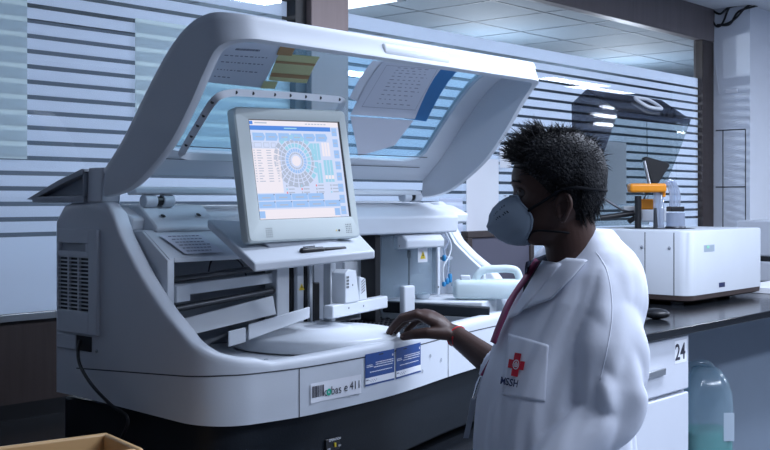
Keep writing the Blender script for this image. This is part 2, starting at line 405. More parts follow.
obj('shell_seam', sm, M_line, an, smooth=False)
# dark base
ins = offs(plan, .022)
bs = MB().prismZ([(p.x, p.y) for p in ins], ZB+.025, ZW)
obj('base', bs, M_base, an, bevel=.006)
ft = MB()
for (x, y) in ((1.68, 2.0), (2.7, 2.15), (1.68, 2.42), (2.75, 2.42)): obj('foot', MB().lathe([(.025, 0), (.028, .02), (.022, .03)], (x, y, ZB)), M_black, an)
def front_frame(x, z, out=.0005, wdt=.1):
    a = front_at(x); b = front_at(x+wdt); t = (b-a).normalized(); n = V((t.y, -t.x, 0))
    return frame(V((a.x, a.y, z))+n*out, t, (0, 0, 1))
# power switch plate on the base
p_ = onY(323, 447, 1.868); xs = p_.x; a = front_at(xs); Tsw = front_frame(xs, p_.z-.012, -.0215) @ Matrix.Diagonal((.72, .72, 1, 1))
sw = MB().box(0, .070, 0, .042, -.004, .004, Tsw); so = obj('switch_plate', sw, M_black, an, bevel=.002)
k = MB(); put_text(k, Tsw, 'OPERATION', .011, .014, .034, .0046); put_text(k, Tsw, 'OFF', .009, .006, .006, .0046); put_text(k, Tsw, 'ON', .009, .062, .010, .0046); obj('switch_print', k, M_paper2, so, smooth=False)
k = MB().box(.040, .048, .012, .026, .004, .007, Tsw); obj('switch_lever', k, M_yellow, so)
# name label
Tn = front_frame(onY(308, 395, 1.845).x, .972, .0012, .15) @ Matrix.Scale(1.22, 4)
nb = MB(); flat(nb, Tn, 0, .150, 0, .038); nl = obj('name_label', nb, M_paper2, an, smooth=False)
k = MB(); x = .004
for i in range(13):
    ww = random.choice((.0012, .002, .003)); flat(k, Tn, x, x+ww, .010, .032, .0006); x += ww+random.choice((.001, .0016))
    if x > .036: break
put_text(k, Tn, 'c', .024, .0375, .009, bold=0); put_text(k, Tn, 'bas', .024, .058, .009, bold=0); put_text(k, Tn, 'e', .024, .097, .010, bold=0); put_text(k, Tn, '411', .023, .114, .011, bold=0)
obj('name_print', k, M_ink, nl, smooth=False)
k = MB(); disc(k, Tn, .0520, .0153, .0026, .0068, .0007); obj('green_ring_print', k, M_green, nl, smooth=False)
# two blue instruction labels
for (px0, px1, tt) in ((359.5, 389, 0), (389.5, 419, 1)):
    x0 = onY(px0, 365, 1.865+.02*tt).x; x1 = onY(px1, 365, 1.88+.02*tt).x; Tb = front_frame(x0, 0.985, .0012, x1-x0); wd = (x1-x0); hh = .080
    k = MB(); r = .006; flat(k, Tb, 0, wd, 0, hh); lo = obj('blue_label', k, M_bluelab, an, smooth=False)
    k = MB(); flat(k, Tb, .0, wd, .0045, .020, .0005); obj('white_strip', k, M_paper2, lo, smooth=False)
    k = MB()
    for yy, xa, xb in ((.050, .005, .03), (.046, .005, .034), (.054, .045, wd-.005), (.049, .045, wd-.005), (.043, .038, wd-.008), (.032, .02, wd-.012)):
        xx = xa
        while xx < xb:
            ww = random.uniform(.003, .007); flat(k, Tb, xx, min(xx+ww, xb), yy, yy+.0022, .0005); xx += ww+.0014
    disc(k, Tb, wd-.008, .066, .0012, .003, .0005); obj('label_print', k, M_paper2, lo, smooth=False)
    k = MB(); flat(k, Tb, .003, .013, .013, .016, .001)
    for j in range(7): flat(k, Tb, .017+.005*j, .020+.005*j, .0085 if j % 2 else .012, .0105 if j % 2 else .014, .001)
    obj('strip_print', k, M_ink2, lo, smooth=False)
# small worn dots on the front
for (x, z) in ((2.31, .985), (2.36, 1.02), (2.43, 1.0)):
    k = MB(); T = front_frame(x, z, .0008, .03); disc(k, T, 0, 0, .003, .005, 0); flat(k, T, -.002, .0035, -.001, .0006)
    obj('moulded_mark', k, M_grey, an, smooth=False)
# left side vent panel
vy0, vy1 = onX(100, 280, XL).y, onX(60, 280, XL).y
vz0, vz1 = onX(80, 333, XL).z, onX(80, 229, XL).z
def TXL(out=0): return frame((XL-out, 2.5, 0), (0, -1, 0), (0, 0, 1))   # local right = towards the front
vp = MB(); X2 = XL-.010
sy0, sy1 = onX(91.5, 280, XL).y, onX(61.5, 280, XL).y; sz0, sz1 = onX(76, 310, XL).z, onX(76, 256, XL).z
hz0, hz1 = onX(76, 251, XL).z, onX(76, 243, XL).z
vp.box(X2, XL, vy0, sy0, vz0, vz1); vp.box(X2, XL, sy1, vy1, vz0, vz1); vp.box(X2, XL, sy0, sy1, vz0, sz0); vp.box(X2, XL, sy0, sy1, sz1, hz0); vp.box(X2, XL, sy0, sy1, hz1, vz1)
vp.box(X2, XL, sy0, sy0+.012, hz0, hz1); vp.box(X2, XL, sy1-.006, sy1, hz0, hz1)
vpo = obj('vent_panel', vp, M_shell, an, bevel=.0015)
k = MB(); R_ = 14
for i in range(R_): k.box(X2+.0015, XL-.002, sy0, sy1, sz0+(sz1-sz0)*(i+.68)/R_, sz0+(sz1-sz0)*(i+1.0)/R_)
for j in (1, 2): k.box(X2+.001, XL-.002, sy0+(sy1-sy0)*j/3-.003, sy0+(sy1-sy0)*j/3+.003, sz0, sz1)
obj('vent_grille', k, M_shell, vpo); obj('vent_filter', MB().box(XL-.002, XL-.0008, sy0, sy1, sz0, sz1), M_black, vpo)
obj('finger_recess', MB().box(XL-.003, XL-.0008, sy0+.012, sy1-.006, hz0, hz1), M_grey, vpo)
# socket recess under the vent with connector and screw
cy0, cy1 = onX(92, 343, XL).y, onX(77, 343, XL).y; cz0, cz1 = onX(85, 351, XL).z, onX(85, 336, XL).z
obj('cable_recess', MB().box(XL-.002, XL-.0006, cy0, cy1, cz0, cz1), M_black, an)
obj('connector_cover', MB().box(XL-.005, XL, cy1, 2.484, cz0, cz1), M_shell, an, bevel=.003)
k = MB(); p = onX(97, 351, XL-.003); k.lathe([(.004, 0), (.004, .003), (.001, .004)], (0, 0, 0), 12, frame(p, (0, -1, 0), (0, 0, 1))); obj('screw', k, M_steel, an)
# inner bulk: rear mass, deck
obj('rear_housing', MB().prismX([(2.33, .99), (2.33, 1.36), (2.24, 1.375), (2.235, 1.405), (2.30, 1.432), (2.48, 1.436), (2.487, 1.40), (2.487, .99)], XL+.05, XRt-.05), M_shell2, an, bevel=.006)
dk = MB().prismZ([(1.612, 2.33), (1.612, 2.0), (1.70, 1.90), (1.85, 1.886), (2.15, 1.91), (2.48, 1.985), (2.6, 2.01), (2.60, 2.33)], 1.0, 1.06)
obj('deck', dk, M_shell2, an, bevel=.004)
# right hand deck and dark tray bar running front to back
obj('side_deck', MB().prismZ([(2.63, 2.30), (2.815, 2.06), (2.92, 2.085), (2.965, 2.12), (2.965, 2.33), (2.63, 2.33)], .99, 1.130), M_shell2, an, bevel=.006)
a, b = onD(383, 301.5, 3.44), onD(490, 307.5, 3.41); t_ = (b-a).normalized(); T = frame(a, t_, (0, 0, 1))
obj('tray_bar', MB().box(0, (b-a).length, -.034, 0, -.035, 0, T), M_base, an, bevel=.004)
rk = MB().box(2.40, 2.60, 2.07, 2.33, 1.062, 1.078); rk.cur = 1
for i in range(9):
    for j in range(7): rk.lathe([(.0085, 0), (.0095, .004), (.006, .004), (.006, .0005)], (2.415+.021*i, 2.09+.034*j, 1.078), 10)
obj('tube_rack', rk, [M_base, M_dark], an)
# upper left block with two dark holes, and sloping console with printed notice
bk = MB().prismX([(2.245, 1.366), (2.188, 1.372), (2.186, 1.384), (2.256, 1.437), (2.34, 1.440), (2.34, 1.366)], 1.645, 1.845)
bo = obj('hinge_block', bk, M_shell2, an, bevel=.005)
for (px, py, yh) in ((162.5, 217, 2.2175), (198, 216, 2.2187)):
    c = onY(px, py, yh) + V((0, -.0012, .0016)); T = frame(c, (1, 0, 0), (0, .064, .048)); k = MB(); disc(k, T, 0, 0, 0, .0068, .002, n=20); obj('screw_hole', k, M_black, bo, smooth=False)
zf = 1.313
cs = MB().prismX([(2.10, zf-.006), (2.104, zf), (2.20, 1.376), (2.25, 1.376), (2.25, 1.36), (2.20, 1.36), (2.125, zf-.012)], 1.618, 2.30)
cs.prismX([(2.10, 1.158), (2.10, zf-.006), (2.20, 1.374), (2.33, 1.374), (2.33, 1.09), (2.14, 1.09)], 1.612, 1.632)
cs.box(1.632, 2.30, 2.10, 2.112, zf-.012, zf)
cs.box(1.62, 2.30, 2.25, 2.33, 1.30, 1.372)
co = obj('console', cs, M_shell2, an, bevel=.002)
Tc = frame((1.668, 2.135, 1.3385), (1, 0, 0), (0, .096, .063))
k = MB(); k.add([Tc @ V(p) for p in ((.0, -.035, .0015), (.120, -.035, .0015), (.100, .045, .0015), (-.025, .045, .0015))], [(0, 1, 2, 3)]); no = obj('printed_notice', k, M_paper, co, smooth=False)
k = MB()
for i in range(6):
    x = -.01+.003*i
    y = .036-.0125*i
    while x < .085:
        ww = random.uniform(.005, .012); flat(k, Tc, x+.006, x+ww+.006, y, y+.004, .0022); x += ww+.003
obj('notice_print', k, M_ink2, no, smooth=False)
# rails and carriage inside the console opening
def bar_px(p0, p1, Y0_, Y1_, r): return MB().tube([onY(*p0, Y0_), onY(*p1, Y1_)], r, 12)
obj('back_plate', MB().box(1.633, 2.32, 2.315, 2.33, 1.06, 1.30), M_grey, an)
obj('guide_rail', bar_px((172, 280), (300, 262), 2.14, 2.29, .008), M_dark, an)
obj('guide_rail', bar_px((174, 309), (292, 287), 2.14, 2.29, .009), M_dark, an)
obj('guide_rail', bar_px((174, 289), (292, 271), 2.17, 2.30, .005), M_black, an)
a, b = onY(175, 298, 2.13), onY(276, 280, 2.28)
t = (b-a); t.z = 0; T = frame(a, t, (0, 0, 1)); ln = t.length
obj('carriage', MB().box(-.005, ln, .004, .032, -.006, .006, T), M_shell2, an, bevel=.002)
obj('carriage_end', MB().box(-.012, .045, -.01, .03, .004, .014, T), M_shell2, an, bevel=.002)
k = MB().tube(crom([onY(208, 275, 2.27), onY(212, 260, 2.25), onY(225, 254, 2.24), onY(240, 262, 2.25), onY(246, 275, 2.28)], 6), .0025, 8); obj('flex_cable', k, M_black, an)
# sloping white plates in front of the rails
a, b = onY(178, 338, 2.12), onY(276, 314, 2.24); up = V((0, .012, .050))
k = MB().add([a, b, b+up, a+up*.8, a+V((0, .006, 0)), b+V((0, .006, 0)), b+up+V((0, .006, 0)), a+up*.8+V((0, .006, 0))], [(0, 1, 2, 3), (4, 7, 6, 5), (0, 4, 5, 1), (3, 2, 6, 7), (0, 3, 7, 4), (1, 5, 6, 2)])
obj('slope_plate', k, M_shell2, an)
def wall_px(name, p0, D0, p1, D1, h0, h1, th, m, b=.002):
    a = onD(*p0, D0); c = onD(*p1, D1); t = c-a; n = V((-t.y, t.x, 0)).normalized()*th
    vs = [a, c, c+V((0, 0, h1)), a+V((0, 0, h0))]; vs += [p+n for p in vs]
    return obj(name, MB().add(vs, [(0, 1, 2, 3), (4, 7, 6, 5), (0, 4, 5, 1), (3, 2, 6, 7), (0, 3, 7, 4), (1, 5, 6, 2)]), m, an, bevel=b)
wall_px('splash_plate', (229, 347), 2.66, (246, 342), 2.70, .038, .036, .005, M_shell2)
wall_px('splash_plate', (249, 340), 2.72, (310, 318), 2.90, .038, .030, .005, M_shell2)
# reagent disk with ring and hub hole
RC = (2.105, 2.098); 
ro = MB().lathe([(.0, 0), (.215, 0), (.226, .004), (.226, .030), (.218, .037), (.10, .042), (.094, .049), (.086, .051), (.055, .051), (.048, .046), (.0, .044)], (RC[0], RC[1], 1.061), 64)
obj('reagent_disk', ro, M_shell2, an, ang=.9)
k = MB(); T = frame((RC[0], RC[1], 1.1125), (1, 0, 0), (0, 1, 0)); disc(k, T, -.012, -.014, 0, .034, 0); obj('disk_opening', k, M_grey, an, smooth=False); k = MB(); disc(k, T, .135, .045, 0, .018, -.009); obj('disk_opening', k, M_grey, an, smooth=False)
# clutter on the deck beside the disk: little caps and clips
for i in range(9):
    x = 1.70+.10*random.random(); y = 1.935+.09*random.random()
    T = frame((x, y, 1.0605), (math.cos(i*2.1), math.sin(i*2.1), 0), (-math.sin(i*2.1), math.cos(i*2.1), 0))
    obj('deck_clip', MB().box(0, .022, 0, .009, 0, .008+.004*(i % 2), T), (M_shell2, M_grey, M_clear)[i % 3], an, bevel=.001)
# probe towers
def tower(px0, px1, ytop, ybot, Y, dep, m, name='probe_tower'):
    a = onY(px0, ybot, Y); b = onY(px1, ybot, Y); zt = onY(px0, ytop, Y).z
    return obj(name, MB().box(a.x, b.x, Y, Y+dep, min(a.z, 1.10), zt), m, an, bevel=.003)
tower(277, 289.5, 262, 322, 2.245, .05, M_shell2); tower(291, 296, 262, 315, 2.26, .03, M_black, 'belt_slot')
tw = tower(297.5, 304, 262, 318, 2.245, .04, M_shell2); tower(305, 309, 262, 312, 2.26, .03, M_black, 'belt_slot')
tower(310, 313, 262, 318, 2.25, .03, M_shell2)
tower(312, 320, 283, 306, 2.255, .03, M_black, 'motor_block'); tower(330.5, 336, 262, 318, 2.20, .03, M_shell2); tower(314, 350, 262, 320, 2.30, .02, M_grey, 'back_shield')
tower(345, 372, 262, 310, 2.29, .02, M_shell2, 'side_shield')
def warn(c, s, parent):
    T = frame(c, (1, 0, 0), (0, 0, 1)); k = MB(); k.add([T @ V(p) for p in ((-s, -s*.8, .001), (s, -s*.8, .001), (0, s*.95, .001))], [(0, 1, 2)]); o = obj('warning_triangle', k, M_yellow, parent, smooth=False)
    k = MB(); flat(k, T, -s*.1, s*.1, -s*.25, s*.4, .0016); flat(k, T, -s*.1, s*.1, -s*.55, -s*.38, .0016); flat(k, T, -s*.35, s*.35, -s*.1, s*.02, .0016); obj('triangle_print', k, M_ink, o, smooth=False)
warn(onY(301.5, 287, 2.2435), .011, tw)
k = MB().tube([onY(314, 300, 2.22), onY(314, 322, 2.22)], .0012, 8); obj('probe_needle', k, M_dark, an)
# L-shaped gripper arm with slotted housing
a, b = onY(333, 309, 2.07), onY(388, 296, 2.16); t = b-a; t.z = 0; T = frame(V((a.x, a.y, 1.128)), t, (0, 0, 1)); ln = t.length
ao = obj('gripper_arm', MB().box(0, ln, 0, .036, -.03, .0, T), M_shell2, an, bevel=.004)
obj('gripper_housing', MB().prism([(.065, .036), (.15, .036), (.128, .125), (.085, .130), (.065, .120)], lambda p: T @ V((p[0], p[1], .004)), lambda p: T @ V((p[0], p[1], -.04))), M_shell2, ao, bevel=.003)
obj('gripper_housing', MB().prism([(.155, .036), (.205, .036), (.195, .098), (.16, .105)], lambda p: T @ V((p[0], p[1], .0)), lambda p: T @ V((p[0], p[1], -.04))), M_shell2, ao, bevel=.003)
k = MB()
for r in range(4):
    for c in range(2): flat(k, T, .069+.008*c, .075+.008*c, .078+.009*r, .084+.009*r, .005)
obj('housing_slots', k, M_line, ao, smooth=False)
for (x_, y_, z_) in ((.09, .022, .001), (.18, .02, .001), (.105, .085, .005)):
    k = MB(); disc(k, T, x_, y_, 0, .003, z_, n=12); obj('housing_screw', k, M_line, ao, smooth=False)
k = MB()
for r in range(5): k.add([T @ V(p) for p in ((.165, .055+.008*r, .001), (.19, .065+.008*r, .001), (.19, .068+.008*r, .001), (.165, .058+.008*r, .001))], [(0, 1, 2, 3)])
obj('housing_slot', k, M_line, ao, smooth=False)
# right upper fascia with bright top, bracket
fx0 = 2.24
fa = obj('fascia', MB().prismX([(2.245, 1.343), (2.185, 1.347), (2.180, 1.398), (2.195, 1.408), (2.30, 1.440), (2.44, 1.445), (2.44, 1.343)], fx0, XRt-.175), M_shell, an, bevel=.005)
# curved inner cheek at the right
obj('inner_cheek', MB().prismX([(2.165, 1.131), (2.165, 1.215), (2.224, 1.255), (2.288, 1.305), (2.315, 1.345), (2.325, 1.36), (2.33, 1.131)], XRt-.06, XRt-.046), M_shell2, an, bevel=.002)
# guarded compartment: clear shield with white frame and warning plate
Ys = 2.215
def fr(px, py, Y=Ys): return onY(px, py, Y)
sx0, sx1 = fr(382, 260).x, fr(439, 260).x; sz_0, sz_1 = 1.150, 1.336
sd = obj('splash_shield', MB().box(sx0, sx1-.012, Ys, Ys+.004, sz_0, sz_1), M_clear, an)
obj('shield_frame', MB().box(sx1-.014, sx1, Ys-.006, Ys+.02, sz_0-.006, sz_1), M_shell, sd, bevel=.003)
obj('shield_motor_cover', MB().prismX([(Ys-.035, 1.300), (Ys-.038, 1.325), (Ys-.02, 1.342), (Ys+.02, 1.342), (Ys+.02, 1.296)], fr(398, 240).x, fr(436, 240).x), M_shell, sd, bevel=.006, seg=3)
for (px, py) in ((438.5, 238), (438.5, 287), (400, 246)):
    k = MB(); disc(k, frame(fr(px, py, Ys-.0075), (1, 0, 0), (0, 0, 1)), 0, 0, 0, .0035, 0, n=12); obj('shield_screw', k, M_line, sd, smooth=False)
p0, p1 = fr(418, 262.5, Ys-.001), fr(427.5, 248, Ys-.001)
k = MB(); k.quad(V((p0.x, Ys-.0008, p0.z)), V((p1.x, Ys-.0008, p0.z)), V((p1.x, Ys-.0008, p1.z)), V((p0.x, Ys-.0008, p1.z))); wl = obj('warning_plate', k, M_paper2, sd, smooth=False)
warn(V(((p0.x+p1.x)/2, Ys-.001, (p0.z+p1.z)/2)), .014, wl)
obj('compartment_back', MB().box(sx0, XRt-.062, 2.318, 2.33, 1.131, 1.345), M_grey, an)
obj('compartment_post', MB().box(sx0-.030, sx0-.008, Ys, Ys+.06, 1.08, 1.343), M_black, an)
k = MB().tube([fr(409, 252, 2.26), fr(409, 290, 2.26)], .0025, 8); k.tube([fr(409, 250, 2.26), fr(409, 258, 2.26)], .006, 10); obj('probe_needle', k, M_dark, an)
k = MB().lathe([(.02, 0), (.024, .006), (.024, .016), (.012, .02)], (fr(420, 291, 2.27).x, 2.26, 1.131), 20); obj('wash_cup', k, M_shell2, an)
obj('cup_holder', MB().box(fr(402, 295, 2.2).x, fr(413, 295, 2.2).x, 2.19, 2.212, 1.079, fr(402, 286, 2.2).z), M_shell, an, bevel=.006, seg=3)
# tubing and blue fittings in the narrow gap right of the shield
for (pp, m, r) in (([(443, 234), (448, 242), (444, 252), (449, 262), (446, 280)], M_tube, .003), ([(446, 233), (451, 245), (449, 256), (443, 268), (444, 285)], M_shell2, .0028), ([(441, 240), (444, 252), (449, 268), (452, 286)], M_clear, .003)):
    obj('tubing', MB().tube(crom([fr(x, y, 2.25) for x, y in pp], 6), r, 8), m, an)
for (px, py, h) in ((444, 258, .02), (447, 281, .022), (450, 278, .03), (444, 284, .016)):
    c = fr(px, py, 2.25); obj('fitting', MB().lathe([(.005, -h/2), (.007, -h/2+.004), (.007, h/2-.004), (.004, h/2)], c, 12), M_bluefit, an)
k = MB(); c = fr(446, 258, 2.26); k.box(c.x-.012, c.x+.028, 2.255, 2.30, c.z-.006, c.z+.004); obj('fitting_bracket', k, M_grey, an)
# ---- lid -----------------------------------------------------------------
PROF = crom([(0, 2.290, 1.528), (0, 2.216, 1.596), (0, 2.156, 1.667), (0, 2.098, 1.734), (0, 2.042, 1.792), (0, 1.987, 1.834), (0, 1.934, 1.857), (0, 1.875, 1.864), (0, 1.815, 1.857)], 5)
INNER = crom([(0, 2.282, 1.457), (0, 2.224, 1.463), (0, 2.165, 1.481), (0, 2.098, 1.520), (0, 2.023, 1.577), (0, 1.955, 1.655), (0, 1.905, 1.725), (0, 1.868, 1.772), (0, 1.838, 1.792), (0, 1.805, 1.800)], 5)
def make_lid(parent, prof, x0, x1, hf, rc, th, win, m_shell, m_win, bev, names=('lid', 'lid_window')):
    ss = [0]
    for a, b in zip(prof, prof[1:]): ss.append(ss[-1]+(b-a).length)
    Lg = ss[-1]
    def P(s, x, d=0):
        s = max(0, min(Lg, s)); i = 0
        while i < len(ss)-2 and ss[i+1] < s: i += 1
        t = (s-ss[i])/(ss[i+1]-ss[i]); p = prof[i].lerp(prof[i+1], t)
        ta = (prof[min(i+1, len(prof)-1)]-prof[max(i-1, 0)]).normalized(); tb = (prof[min(i+2, len(prof)-1)]-prof[i]).normalized(); tn = ta.lerp(tb, t).normalized()
        return V((x, p.y - tn.z*d, p.z + tn.y*d))
    # perimeter in (s, x): left side, corner, front, corner, right side
    per = [(Lg-rc)*i/26 for i in range(26)]
    path = [(s, x0) for s in per] + [(Lg-rc+rc*math.sin(q), x0+rc-rc*math.cos(q)) for q in [math.pi/2*i/10 for i in range(11)]]
    path += [(Lg, x0+rc+(x1-x0-2*rc)*i/14) for i in range(1, 14)]
    path += [(Lg-rc+rc*math.cos(q), x1-rc+rc*math.sin(q)) for q in [math.pi/2*i/10 for i in range(11)]] + [(s, x1) for s in reversed(per)]
    it = [0]
    for a, b in zip(INNER, INNER[1:]): it.append(it[-1]+(b-a).length)
    def Q(s, x, up_=0):
        t = max(0, min(1, s/Lg))*it[-1]; i = 0
        while i < len(it)-2 and it[i+1] < t: i += 1
        p = INNER[i].lerp(INNER[i+1], (t-it[i])/(it[i+1]-it[i])); o_ = P(s, x, 0); d = (V((x, p.y, p.z))-o_); l = d.length
        return o_ + d*((l-up_)/l)
    def inset(p, d):
        s, x = p; s2 = min(s, Lg-d) if s > Lg-rc else s; 
        if s > Lg-rc:
            cx = x0+rc if x < x0+rc else (x1-rc if x > x1-rc else x); cs_ = Lg-rc
            vx, vs = x-cx, s-cs_; l = math.hypot(vx, vs)
            return (cs_+vs*(l-d)/l, cx+vx*(l-d)/l) if l > 1e-6 else (s-d, x)
        return (s, x+d if x < (x0+x1)/2 else x-d)
    rings = []
    for p in path:
        q = inset(p, th); h = hf(p[0]/Lg if p[0] < Lg-1e-6 else 1); e = inset(p, .35*th)
        rings.append([P(*p, .012), P(*p, .020), Q(*p, .012), Q(*p, .004), Q(*e, 0), Q(*q, .003), P(*q, th), P(*q, th*.9), P(*inset(p, th*.9), 0), P(*e, 0.001)])
    mb = MB().loft(rings)
    # top plate: ring between window outline and perimeter (outer + inner faces)
    (w0, w1, wx0, wx1, wr) = win
    k = 8; cor = [(w0+wr, wx0+wr, math.pi, 1.5*math.pi), ]
    wl = []
    # build window outline sampled by matching to the inset perimeter points (closed with the hinge edge)
    ipath = [inset(p, th*.9) for p in path]
    n_h = 14; hinge = [(0, ipath[-1][1]+(ipath[0][1]-ipath[-1][1])*i/n_h) for i in range(1, n_h)]
    loop = ipath + hinge
    def rrect(p):
        # clamp to the rounded rectangle boundary nearest to p
        s = max(w0, min(w1, p[0])); x = max(wx0, min(wx1, p[1]))
        cs_ = max(w0+wr, min(w1-wr, s)); cx = max(wx0+wr, min(wx1-wr, x))
        vs, vx = s-cs_, x-cx; l = math.hypot(vs, vx)
        if l < 1e-6: return (s, x)
        return (cs_+vs*wr/l, cx+vx*wr/l) if (abs(vs) > 1e-9 and abs(vx) > 1e-9) else (s, x)
    wl = [rrect(p) for p in loop]; n = len(loop); lam = [0, .5, 1]
    for dd in (0.0, th*.9):
        vs = []
        for t in lam: vs += [P(a[0]+(b[0]-a[0])*t, a[1]+(b[1]-a[1])*t, dd) for a, b in zip(loop, wl)]
        mb.add(vs, [(r*n+i, r*n+(i+1) % n, (r+1)*n+(i+1) % n, (r+1)*n+i) for r in range(2) for i in range(n)])
    mb.add([P(*b, 0) for b in wl]+[P(*b, th*.9) for b in wl], [(i, (i+1) % n, n+(i+1) % n, n+i) for i in range(n)])
    mb.add([P(*b, 0) for b in ([ipath[-1]]+hinge+[ipath[0]])]+[P(*b, th*.9) for b in ([ipath[-1]]+hinge+[ipath[0]])], [(i, i+1, n_h+2+i, n_h+1+i) for i in range(n_h)])
    lo = obj(names[0], mb, m_shell, parent, ang=.8)
    g = MB(); ns, nx = 16, 2; vs = []; fs = []
    for d in (th*.35, th*.35+.003):
        b0 = len(vs)
        for i in range(ns+1):
            for j in range(nx+1): vs.append(P(w0-.006+(w1-w0+.012)*i/ns, wx0-.006+(wx1-wx0+.012)*j/nx, d))
        for i in range(ns):
            for j in range(nx): a = b0+i*(nx+1)+j; fs.append((a, a+1, a+nx+2, a+nx+1))
    g.add(vs, fs)
    wo = obj(names[1], g, m_win, lo)
    return lo, wo, P, Lg
HF = [(0, .145), (.1, .156), (.25, .166), (.4, .168), (.52, .160), (.64, .143), (.74, .122), (.83, .098), (.91, .074), (1, .050)]
XLid = 2.80
lid, lwin, PL, LL = make_lid(an, PROF, XL, XLid, lambda t: interp(HF, t), .08, .022, (.085, .545, XL+.10, XLid-.115, .045), M_shell, M_lidglass, .01)
# lid handle recess on the front bar, strip lines at the hinge end, inner bar with bolts
h0, h1 = onY(381, 45, 1.82).x, onY(447, 45, 1.82).x
obj('lid_handle', MB().prismX([(1.836, 1.800), (1.812, 1.803), (1.806, 1.820), (1.812, 1.842), (1.836, 1.849)], h0, h1), M_shell2, lid, bevel=.008, seg=3)
k = MB()
for s_, t_ in ((.062, .003), (.105, .003)):
    for xa, xb in ((XL+.06, XLid-.10),):
        k.add([PL(s_, xa, .0235), PL(s_, xb, .0235), PL(s_+t_, xb, .0235), PL(s_+t_, xa, .0235)], [(0, 1, 2, 3)])
obj('lid_seam', k, M_line, lid, smooth=False)
hs = MB().prismX([(2.27, 1.462), (2.235, 1.466), (2.235, 1.478), (2.28, 1.484)], XL+.06, XLid-.08); obj('hinge_rail', hs, M_shell2, lid, bevel=.003)
for (px0, px1, py) in ((143, 172, 201), (402, 419, 197)):
    a, b = onY(px0, py, 2.25), onY(px1, py, 2.25); T = 0
    k = MB().tube([a, a.lerp(b, .40)], .016, 16); k.tube([a.lerp(b, .62), b], .016, 16); ho = obj('hinge', k, M_shell, an, bevel=.002)
    obj('hinge_pin', MB().tube([a.lerp(b, .3), a.lerp(b, .7)], .012, 12), M_black, ho)
bp = [onY(345, 161, 2.14), onY(240, 158, 2.11)] + crom([onY(190, 156.5, 2.09), onY(183.5, 155, 2.085), onY(183, 151, 2.075), onY(197, 127, 2.0), onY(212, 103, 1.93), onY(222, 95, 1.91), onY(236, 92.5, 1.91)], 5)+[onY(290, 95.5, 1.925), onY(339, 99.5, 1.94)]+crom([onY(341, 100, 1.945), onY(342.5, 103, 1.955), onY(338, 112, 2.0), onY(331, 124, 2.06)], 4)[1:]
k = MB(); rr = []
for i, p in enumerate(bp):
    t = (bp[min(i+1, len(bp)-1)]-bp[max(i-1, 0)]).normalized(); n = t.cross(ray(260, 100)).normalized()*.0085; d = ray(260, 100).normalized()*.006
    rr.append([p-n-d, p+n-d, p+n+d, p-n+d])
k.loft(rr); ib = obj('inner_bar', k, M_shell, lid, bevel=.002)
for (px, py) in ((187, 145), (192, 136), (198, 125.5), (204, 116), (213, 103), (236, 92.5), (255, 93.3), (273, 94.3), (290, 95.5), (306, 96.8), (322, 98.3), (337, 99.6)):
    k = MB(); dmin = 9
    for q0, q1 in zip(bp, bp[1:]):
        for t in range(11):
            q = q0.lerp(q1, t/10); D = CA*q.x+CB*q.y; R = CB*q.x-CA*q.y; e = math.hypot(385+F_PX*R/D-px, 200-F_PX*(q.z-EYE)/D-py)
            if e < dmin: dmin = e; best = q
    T = frame(best - ray(260, 100).normalized()*.007, (.66, -.751, 0), (0, 0, 1)); disc(k, T, 0, 0, 0, .0042, 0, n=12)
    obj('bar_bolt', k, M_line, ib, smooth=False)
# white arm and dark cover of the lid hinge at the rear left
k = MB().prismX([(2.30, 1.4435), (2.29, 1.53), (2.355, 1.53), (2.362, 1.4435)], XL+.004, XL+.06); obj('lid_arm', k, M_shell, an, bevel=.004)
k = MB().prismX([(2.362, 1.452), (2.362, 1.524), (2.372, 1.526), (2.47, 1.497), (2.625, 1.452), (2.60, 1.448)], XL+.02, XL+.075)
k.prismX([(2.362, 1.4435), (2.362, 1.462), (2.60, 1.458), (2.60, 1.4435)], XL-.004, XL+.02)
k.prismX([(2.362, 1.514), (2.362, 1.526), (2.372, 1.528), (2.48, 1.500), (2.63, 1.452), (2.60, 1.450), (2.46, 1.490)], XL-.004, XL+.02)
k.prismX([(2.362, 1.452), (2.362, 1.522), (2.368, 1.522), (2.368, 1.452)], XL-.004, XL+.02)
obj('hinge_cover', k, M_grey, an, bevel=.002)
# seams on the left flank (lower cover line)
# ---- swivel shelf under the monitor
t_bl, t_fl, t_fr, t_br = onD(207, 219, 2.72), onD(254, 263, 2.50), onD(375, 250, 2.72), onD(352, 226, 3.0)
dn = V((0, 0, -.022))
sh_ = MB().add([t_bl, t_fl, t_fr, t_br, t_bl+dn, t_fl+dn, t_fr+dn, t_br+dn], [(0, 1, 2, 3), (4, 7, 6, 5), (0, 4, 5, 1), (1, 5, 6, 2), (2, 6, 7, 3), (3, 7, 4, 0)])
obj('monitor_shelf', sh_, M_shell, an, bevel=.005, seg=3)

